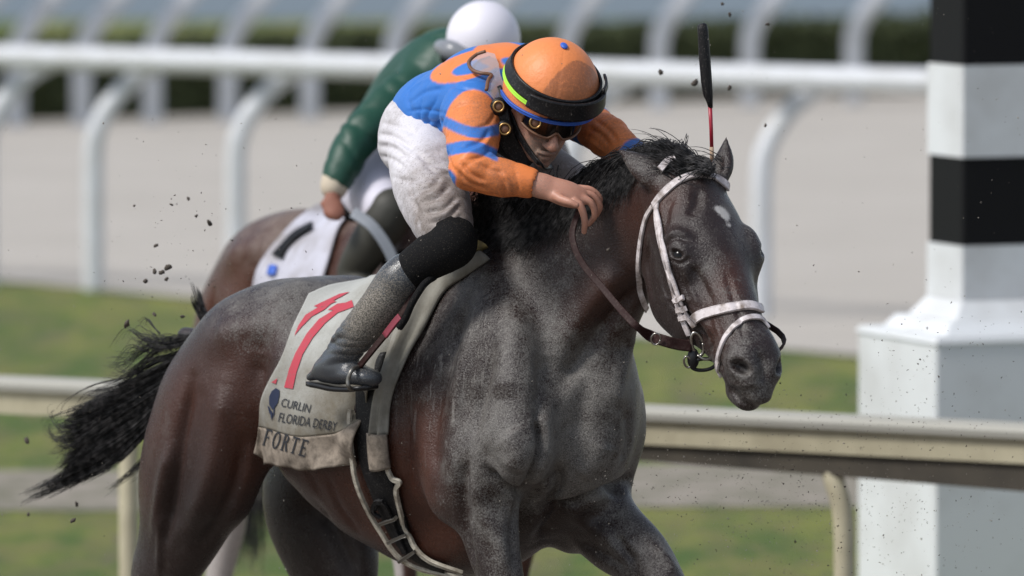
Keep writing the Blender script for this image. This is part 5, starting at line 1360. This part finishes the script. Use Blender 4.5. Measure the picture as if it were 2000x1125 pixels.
# tan board fence close behind the horses
m_board = mat('tan_board', (.42, .38, .27), .6); N = N_(m_board); N.col(N.mix(N.ramp(N.noise(5, 6, .65), [(.4, 0.0), (.7, 1.0)]), (.50, .455, .32), (.36, .32, .22)))
m_btop = mat('weathered_white', (.40, .39, .345), .95, spec=.05); m_bdark = mat('dark_strip', (.045, .038, .030), .8); N = N_(m_bdark); N.col(N.mix(N.noise(7, 5), (.022, .019, .016), (.10, .085, .062)))
fl, fr = GP(0, 25.6), GP(2000, 23.9)
fence = empty('board_fence', (fl+fr)/2); tag(fence, 'low tan and white board rail with dark lower strip close behind the horses', 'fence')
fd = nrm(fr-fl); fn_ = np.array([-fd[1], fd[0], 0])
def fpt(px): D = 25.6+(23.9-25.6)*px/2000; return GP(px, D)
def prism(name, px0, px1, prof, m_, par, n=24, prof1=None, bev=True):
    V = []; k = len(prof); prof1 = prof1 or prof
    for i in range(n+1):
        t = i/n; p = fpt(px0+(px1-px0)*t)
        for (a, b), (c, d) in zip(prof, prof1): V.append(p+fn_*(a+(c-a)*t)+ZZ*(b+(d-b)*t))
    F = [(i*k+j, i*k+(j+1) % k, (i+1)*k+(j+1) % k, (i+1)*k+j) for i in range(n) for j in range(k)]
    F += [tuple(range(k))[::-1], tuple(n*k+j for j in range(k))]
    return mesh_np(name, V, F, m_, par, smooth=False)
prism('rail_board', -1500, 3600, [(-.04, .745), (-.045, .815), (.04, .815), (.04, .745)], m_board, fence)
prism('rail_cap', -1500, 3600, [(-.062, .817), (-.066, .836), (-.05, .850), (.09, .850), (.10, .817)], m_btop, fence)
prism('lower_strip', 300, 3600, [(-.02, .735), (-.025, .743), (.05, .743), (.05, .735)], m_bdark, fence, 30, [(-.03, .60), (-.03, .742), (.07, .742), (.07, .60)])  # dark strip under the rail, deeper towards the right
for px in (-1150, 248, 1652, 3050):
    b = fpt(px); C = catmull(np.array([b, b+ZZ*.35, b+ZZ*.56+fd*-.005, b+ZZ*.655+fd*-.03, b+ZZ*.742+fd*-.075+fn_*.02]) if px > 300 else np.array([b, b+ZZ*.35, b+ZZ*.742]), 6)
    mesh_np('post', *tube(C, .030, 14), m_board, fence)
# finish pole
m_pw = mat('white_paint', (.76, .76, .75), .5); N = N_(m_pw); N.col(N.mix(N.ramp(N.noise(3, 6, .6), [(.45, 0.0), (.8, 1.0)]), (.68, .70, .71), (.50, .50, .49)))
m_pb = mat('black_paint', (.007, .007, .008), .55, spec=.15)
pole = None
th = math.radians(22); eL = np.array([-math.sin(th), math.cos(th), 0]); eR = np.array([math.cos(th), math.sin(th), 0])
corner = GP(1828, 26.2); pc_ = corner+(eL+eR)*.30
pole = empty('finish_pole', pc_); tag(pole, 'square finish pole with black and white bands on a white pedestal', 'pole')
def sq(name, a0, a1, z0, z1, m_, par=pole, bev=.006):
    V = []
    for a, z in ((a0, z0), (a1, z1)):
        h = a/2; c_ = bev
        for sx, sy in ((-1, -1), (1, -1), (1, 1), (-1, 1)):
            for k in ((0, 1) if sx*sy > 0 else (1, 0)):
                x, y = (sx*(h-c_), sy*h) if k == (0 if True else 1) else (sx*h, sy*(h-c_))
                V.append(pc_+eR*x+eL*y+ZZ*z)
    # order corner points around
    n = 8; ring0 = V[:n]; ang = [math.atan2((p-pc_)@eL, (p-pc_)@eR) for p in ring0]; order = sorted(range(n), key=lambda i: ang[i])
    V2 = [V[i] for i in order]+[V[n+i] for i in order]
    F = [(i, (i+1) % n, n+(i+1) % n, n+i) for i in range(n)]+[tuple(range(n))[::-1], tuple(n+i for i in range(n))]
    return mesh_np(name, V2, F, m_, par, smooth=False)
sq('pedestal', .585, .585, 0, .905, m_pw); sq('cap_moulding', .60, .585, .906, .925, m_pw); sq('cap_moulding', .47, .41, .926, .965, m_pw); sq('cap_moulding', .35, .262, .966, 1.025, m_pw)
z_ = [1.026, 1.195, 1.470, 1.757, 2.04, 2.32, 2.60]
for i in range(6):
    black = i in (1, 3, 5); sq('band', .25 if black else .262, .25 if black else .262, z_[i]+.0005, z_[i+1]-.0005, m_pb if black else m_pw)
sq('top_cap', .30, .30, 2.601, 2.64, m_pw)

# ------------------------------------------------------------------ second horse and rider
m_bay = horse_material('bay_coat', (.045, .018, .012), (.085, .030, .016), (.20, .15, .125))
_N = N_(m_bay); _bs = _N.b.inputs['Base Color'].links[0].from_socket; _sx = _N.n('ShaderNodeSeparateXYZ'); _N.l(_N.n('ShaderNodeTexCoord').outputs['Object'], _sx.inputs[0])
_st = _N.ramp(_N.math('ADD', _sx.outputs[2], _N.math('MULTIPLY', _sx.outputs[0], .0)), [(.62, 1.0), (.66, 0.0)]); _hx = _N.ramp(_sx.outputs[0], [(0.0, 1.0), (.01, 0.0)])
_mx = _N.mix(_N.math('MULTIPLY', _st, _hx), _bs, (.42, .38, .36)); _N.col(_mx)
R2 = math.radians(-17); O2 = np.array([-.385, 3.45, -.03]); O1 = HU(-.3, 0, 0)
c2, s2 = math.cos(R2), math.sin(R2); M2 = np.array([[c2, -s2, 0], [s2, c2, 0], [0, 0, 1]])
def X2(P): return (np.asarray(P)-O1)@M2.T+O2
VL = HV.copy()         # its near hind leg comes further forward
_m = sm(VL[:, 2], .98, .55)*sm(VL[:, 0]+VL[:, 1]*0, -.42, -.52)*(((VL-HO)@HL) < 0.02)*((VL-HO)@HH < -.35)
VL = VL+HH*(_m*.17)[:, None]
horse2 = empty('race_horse', O2); horse2.rotation_euler = (0, 0, R2)
tag(horse2, 'brown bay horse with a white saddle cloth running behind the dusty dark horse', 'horse')
for ch in [o for o in bpy.data.objects if o.parent == horse and not o.name.startswith('tail')]:
    c = ch.copy(); COL.objects.link(c); c.parent = horse2
    c.matrix_parent_inverse = Matrix.Translation(-Vector(O1))
    if ch.name.startswith('body'):
        c.data = c.data.copy(); c.data.vertices.foreach_set('co', VL.astype(np.float32).ravel()); c.data.update(); c.data.materials[0] = m_bay
HV2 = X2(VL); HB2 = bvh_of(HV2, HF)
S = []; dk_ = X2(HU(-1.02, 0, 1.34))
for q in range(420):
    t = np.linspace(0, 1, 10)[:, None]; S.append(dk_+rg.normal(0, .02, 3)+np.array([-.04, .10, 0])*np.sin(t*2.2)-ZZ*(.72+.15*rg.random())*t**1.15+rg.normal(0, .03, 3)*t)
tl = strands('tail', S, .0022, m_hair, None); tl.parent = horse2; tl.matrix_parent_inverse = (Matrix.Translation(Vector(O2)) @ Matrix.Rotation(R2, 4, 'Z')).inverted()
cloth2 = empty('saddle_cloth', X2(HU(-.35, 0, 1.45))); tag(cloth2, 'white saddle cloth with a black number on the brown horse behind', 'saddle cloth')
m_wc = mat('white_cloth', (.60, .60, .68), .8); N = N_(m_wc); N.col(N.mix(N.ramp(N.noise(9, 4), [(.4, 0.0), (.7, 1.0)]), (.50, .50, .57), (.27, .25, .25)))
A, NN, ff, jj, off = ribbon_net([(615, 410), (575, 440), (540, 480), (515, 520), (500, 560), (490, 610)], [(715, 405), (672, 440), (655, 490), (640, 540), (625, 590), (615, 640)], 30, 20, .016, .004, HB2)
solid('towel', A, NN, off, .006, m_wc, cloth2)
A, NN, ff, jj, off = ribbon_net([(618, 450), (580, 466), (556, 492), (541, 508)], [(622, 457), (592, 478), (572, 500), (566, 516)], 16, 5, .030, .002, HB2)
solid('number', A, NN, off, .005, m_pb, cloth2)
A, NN, ff, jj, off = ribbon_net([(540, 528), (536, 545)], [(556, 528), (552, 545)], 6, 4, .030, .002, HB2)
solid('blue_mark', A, NN, off, .005, m_bluet, cloth2)
rider2 = empty('person', W(800, 250, 3.2)); tag(rider2, 'jockey in dark green silks and white helmet riding the brown horse behind', 'person')
m_green = mat('green_silks', (.006, .055, .032), .5); N = N_(m_green); N.bump(N.noise(12, 4), .01, .5)
m_hel2 = mat('white_helmet', (.72, .70, .76), .45); m_br2 = mat('white_breeches_far', (.62, .60, .68), .6); m_ol = mat('muddy_boot', (.035, .034, .026), .6)
def W3(px, py, y, r): return P5(W(px, py, y), r)
def blobpart(name, rows, m_, par=rider2, k=.03, h=.009, sub=(), wr=None):
    pts = np.array([r[:3] for row in rows for r in row]); rad = max(r[3] for row in rows for r in row)+.05
    g = SDF(*[SDF.axis(pts[:, q].min()-rad, pts[:, q].max()+rad, h) for q in range(3)])
    for i, row in enumerate(rows): g.sweep(row, k if i else 0)
    for row in sub: g.sweep(row, .01, None, 'sub')
    V, F = g.mesh(); V = vsmooth(V, F, 2)
    if wr: V, _ = cloth_wrinkle(V, F, wr)
    return mesh_np(name, V, F, m_, par)
arm2 = [W3(838, 150, 3.05, .068), W3(765, 205, 2.95, .062), W3(700, 270, 2.85, .054), W3(672, 320, 2.80, .050), W3(658, 352, 2.78, .042)]
blobpart('body', [[W3(940, 80, 2.95, .080), W3(925, 110, 2.95, .075), W3(900, 130, 3.0, .055), W3(880, 160, 3.1, .11), W3(820, 230, 3.3, .11)],
                  [W3(838, 150, 3.05, .055), W3(765, 205, 2.95, .050), W3(700, 270, 2.85, .040), W3(658, 352, 2.78, .028), W3(651, 380, 2.76, .022), W3(651, 394, 2.75, .020)],
                  [W3(642, 400, 2.74, .009), W3(636, 414, 2.73, .010), W3(644, 424, 2.73, .009)], [W3(650, 402, 2.735, .009), W3(646, 418, 2.72, .010), W3(654, 428, 2.72, .009)], [W3(658, 402, 2.735, .009), W3(656, 418, 2.72, .010), W3(663, 426, 2.72, .009)], [W3(665, 398, 2.74, .009), W3(668, 412, 2.73, .009), W3(672, 420, 2.73, .008)], [W3(640, 388, 2.75, .009), W3(631, 398, 2.74, .010)],
                  [W3(780, 280, 3.25, .08), W3(752, 330, 3.08, .06), W3(758, 400, 2.84, .04), W3(748, 440, 2.80, .035), W3(715, 490, 2.82, .03), W3(692, 535, 2.85, .025), W3(705, 556, 2.82, .022)], [W3(960, 160, 3.15, .045), W3(1030, 230, 3.1, .038), W3(1070, 300, 2.95, .028), W3(1082, 325, 2.92, .024)], [W3(900, 110, 2.86, .02), W3(905, 100, 2.85, .02)]], mat('tan_skin', (.25, .10, .065), .7), k=.010)
blobpart('silks', [[W3(915, 125, 3.05, .075), W3(880, 150, 3.1, .135), W3(830, 190, 3.2, .14), W3(790, 240, 3.3, .13)], arm2, [W3(960, 160, 3.15, .07), W3(1030, 230, 3.1, .055), W3(1070, 300, 2.95, .045)]], m_green, k=.04, wr=[(W(700, 270, 2.85), .12, nrm([.6, .1, .8]), 55, .010), (W(765, 205, 2.95), .12, nrm([.7, 0, .7]), 45, .009), (W(850, 130, 3.05), .14, nrm([.8, .2, .4]), 40, .008)])
blobpart('cuff', [[W3(657, 352, 2.78, .041), W3(653, 364, 2.775, .038)]], mat('cream_cuff', (.55, .47, .36), .7), h=.006)
blobpart('breeches', [[W3(790, 262, 3.3, .12), W3(765, 285, 3.25, .12), W3(732, 330, 3.05, .095), W3(722, 365, 2.95, .085), W3(745, 400, 2.82, .070), W3(755, 415, 2.79, .062)]], m_br2, k=.04)
blobpart('boot', [[W3(762, 412, 2.78, .064), W3(748, 440, 2.78, .062), W3(715, 490, 2.8, .055), W3(690, 535, 2.84, .045), W3(700, 560, 2.8, .04), W3(740, 570, 2.76, .035)]], m_ol)
V, F = uvsphere(W(944, 76, 2.93), (.100, .112, .104), 24); hel2 = mesh_np('helmet', V, F, m_hel2, rider2)
blobpart('goggles', [[W3(862, 92, 2.92, .022), W3(880, 98, 2.86, .028), W3(905, 108, 2.84, .024)]], mat('grey_goggles', (.20, .21, .23), .3), h=.006, k=.01)
blobpart('neck_guard', [[W3(880, 110, 2.9, .03), W3(905, 128, 2.86, .03)]], m_wrap, h=.006)
saddle2 = empty('racing_saddle', W(740, 420, 3.0)); tag(saddle2, 'dark racing saddle with grey stirrup strap on the brown horse behind', 'saddle')
blobpart('seat', [[W3(690, 410, 3.05, .035), W3(735, 405, 3.0, .04), W3(790, 400, 2.95, .035)]], m_wrap, saddle2)
mesh_np('stirrup_leather', *strap(catmull([W(690, 415, 2.7), W(730, 445, 2.67), W(765, 500, 2.66), W(778, 560, 2.66), W(776, 610, 2.68)], 8), np.tile(nrm([-.1, -1, .1]), (33, 1)), .030, .006), mat('grey_strap', (.22, .24, .27), .5), saddle2)
mesh_np('girth', *strap(*drape(HB2, [(775, 500), (770, 600), (775, 700)], 8, .012, 3.0), .07, .006), m_wrap, saddle2)
bridle2 = empty('bridle', X2(HPOLL)); tag(bridle2, 'plain bridle of the brown horse running behind', 'bridle')
def X2pix(pix): 
    out = []
    for p in pix:
        q, _ = cast(HB, *p)
        if q is None: q, _ = near(HB, W(*p, -.7))
        out.append(X2(q))
    return out
for nm, pix, w_ in (('noseband', [(1362, 622), (1395, 608), (1430, 601), (1462, 597), (1480, 602)], .022), ('cheek_strap', [(1284, 400), (1292, 478), (1320, 580), (1347, 654)], .014), ('browband', [(1280, 400), (1322, 356), (1372, 342), (1424, 366)], .016)):
    q = np.array(X2pix(pix)); n_ = []
    C = catmull(q, 6); Pn = [near(HB2, p) for p in C]; P = np.array([a+b*.004 for a, b in Pn]); Nn = np.array([b for a, b in Pn]); mesh_np(nm, *strap(P, Nn, w_, .004), m_leather, bridle2)

# ------------------------------------------------------------------ flying mud
m_mud = mat('mud', (.045, .035, .028), .95); N = N_(m_mud); N.col(N.mix(N.noise(200, 4), (.03, .024, .02), (.12, .10, .08)))
m_spk = mat('sand_specks', (.30, .27, .23), .95)
rg = np.random.default_rng(12)
def clod(c, r, seed, stretch=1.6):
    V, F = uvsphere((0, 0, 0), 1, 6); V = np.array(V); V = V*(0.55+.8*vnoise(V+5, 1.7, seed))[:, None]*(0.75+.5*vnoise(V+9, 4, seed+3))[:, None]
    a = rg.normal(0, 1, 3); a /= np.linalg.norm(a); V = V+np.outer(V@a, a)*(stretch-1); return V*r+c, F
big_ = [(368, 388, 4, .6), (409, 436, 6, .5), (383, 422, 4, .5), (305, 480, 4, .5), (328, 522, 7, .4), (316, 532, 6, .42), (302, 530, 5, .45), (325, 545, 5, .45), (284, 549, 5, .4), (248, 632, 7, .4), (302, 614, 4, .4), (356, 618, 4, .5), (262, 402, 3, .5), (335, 400, 3, .5), (143, 1016, 5, .2), (52, 860, 6, 1.0),
        (1188, 488, 4, -.7), (1291, 141, 6, .8), (1357, 161, 8, .9), (1425, 171, 5, .9), (1495, 245, 3, .7), (1411, 8, 4, .8), (1425, 28, 4, .8), (1499, 47, 4, .8), (55, 1005, 4, .9), (150, 985, 5, .8)]
for i, (px, py, r, y) in enumerate(big_):
    V, F = clod(W(px, py, y), r*.8/831, i); o = mesh_np('mud_clod', V, F, m_mud)
    tag(o, 'small dark clod of mud flying through the air', 'mud clod', 'mud clods flying round the horse')
def specks(name, m_, n, fn):
    V = []; F = []; T_ = [(0, 0, 1), (0, 1, -.4), (.87, -.5, -.4), (-.87, -.5, -.4)]
    for q in range(n):
        px, py, y, r = fn(); c = W(px, py, y); A = rg.normal(0, 1, (3, 3)); o = len(V)
        for v in T_: V.append(c+(np.array(v)@A)*r*.7)
        F += [(o, o+1, o+2), (o, o+2, o+3), (o, o+3, o+1), (o+1, o+3, o+2)]
    return tag(mesh_np(name, np.array(V), np.array(F), m_, smooth=False), kind='stuff')
def s1():
    u = rg.random()
    if u < .55: px, py = rg.normal(1560, 230), rg.normal(960, 110)
    elif u < .75: px, py = rg.normal(1800, 120), rg.normal(760, 90)
    elif u < .88: px, py = rg.normal(400, 110), rg.normal(520, 110)
    else: px, py = rg.uniform(0, 2000), rg.uniform(0, 1125)
    return px, py, rg.uniform(-.9, .9), rg.uniform(.6, 1.9)/831
def s2():
    px, py = (rg.normal(1480, 240), rg.normal(980, 110)) if rg.random() < .65 else (rg.uniform(0, 2000), rg.uniform(0, 1125))
    return px, py, rg.uniform(-1, .8), rg.uniform(.5, 1.6)/831
specks('mud_spray', m_mud, 1300, s1); specks('sand_spray', m_spk, 1800, s2)
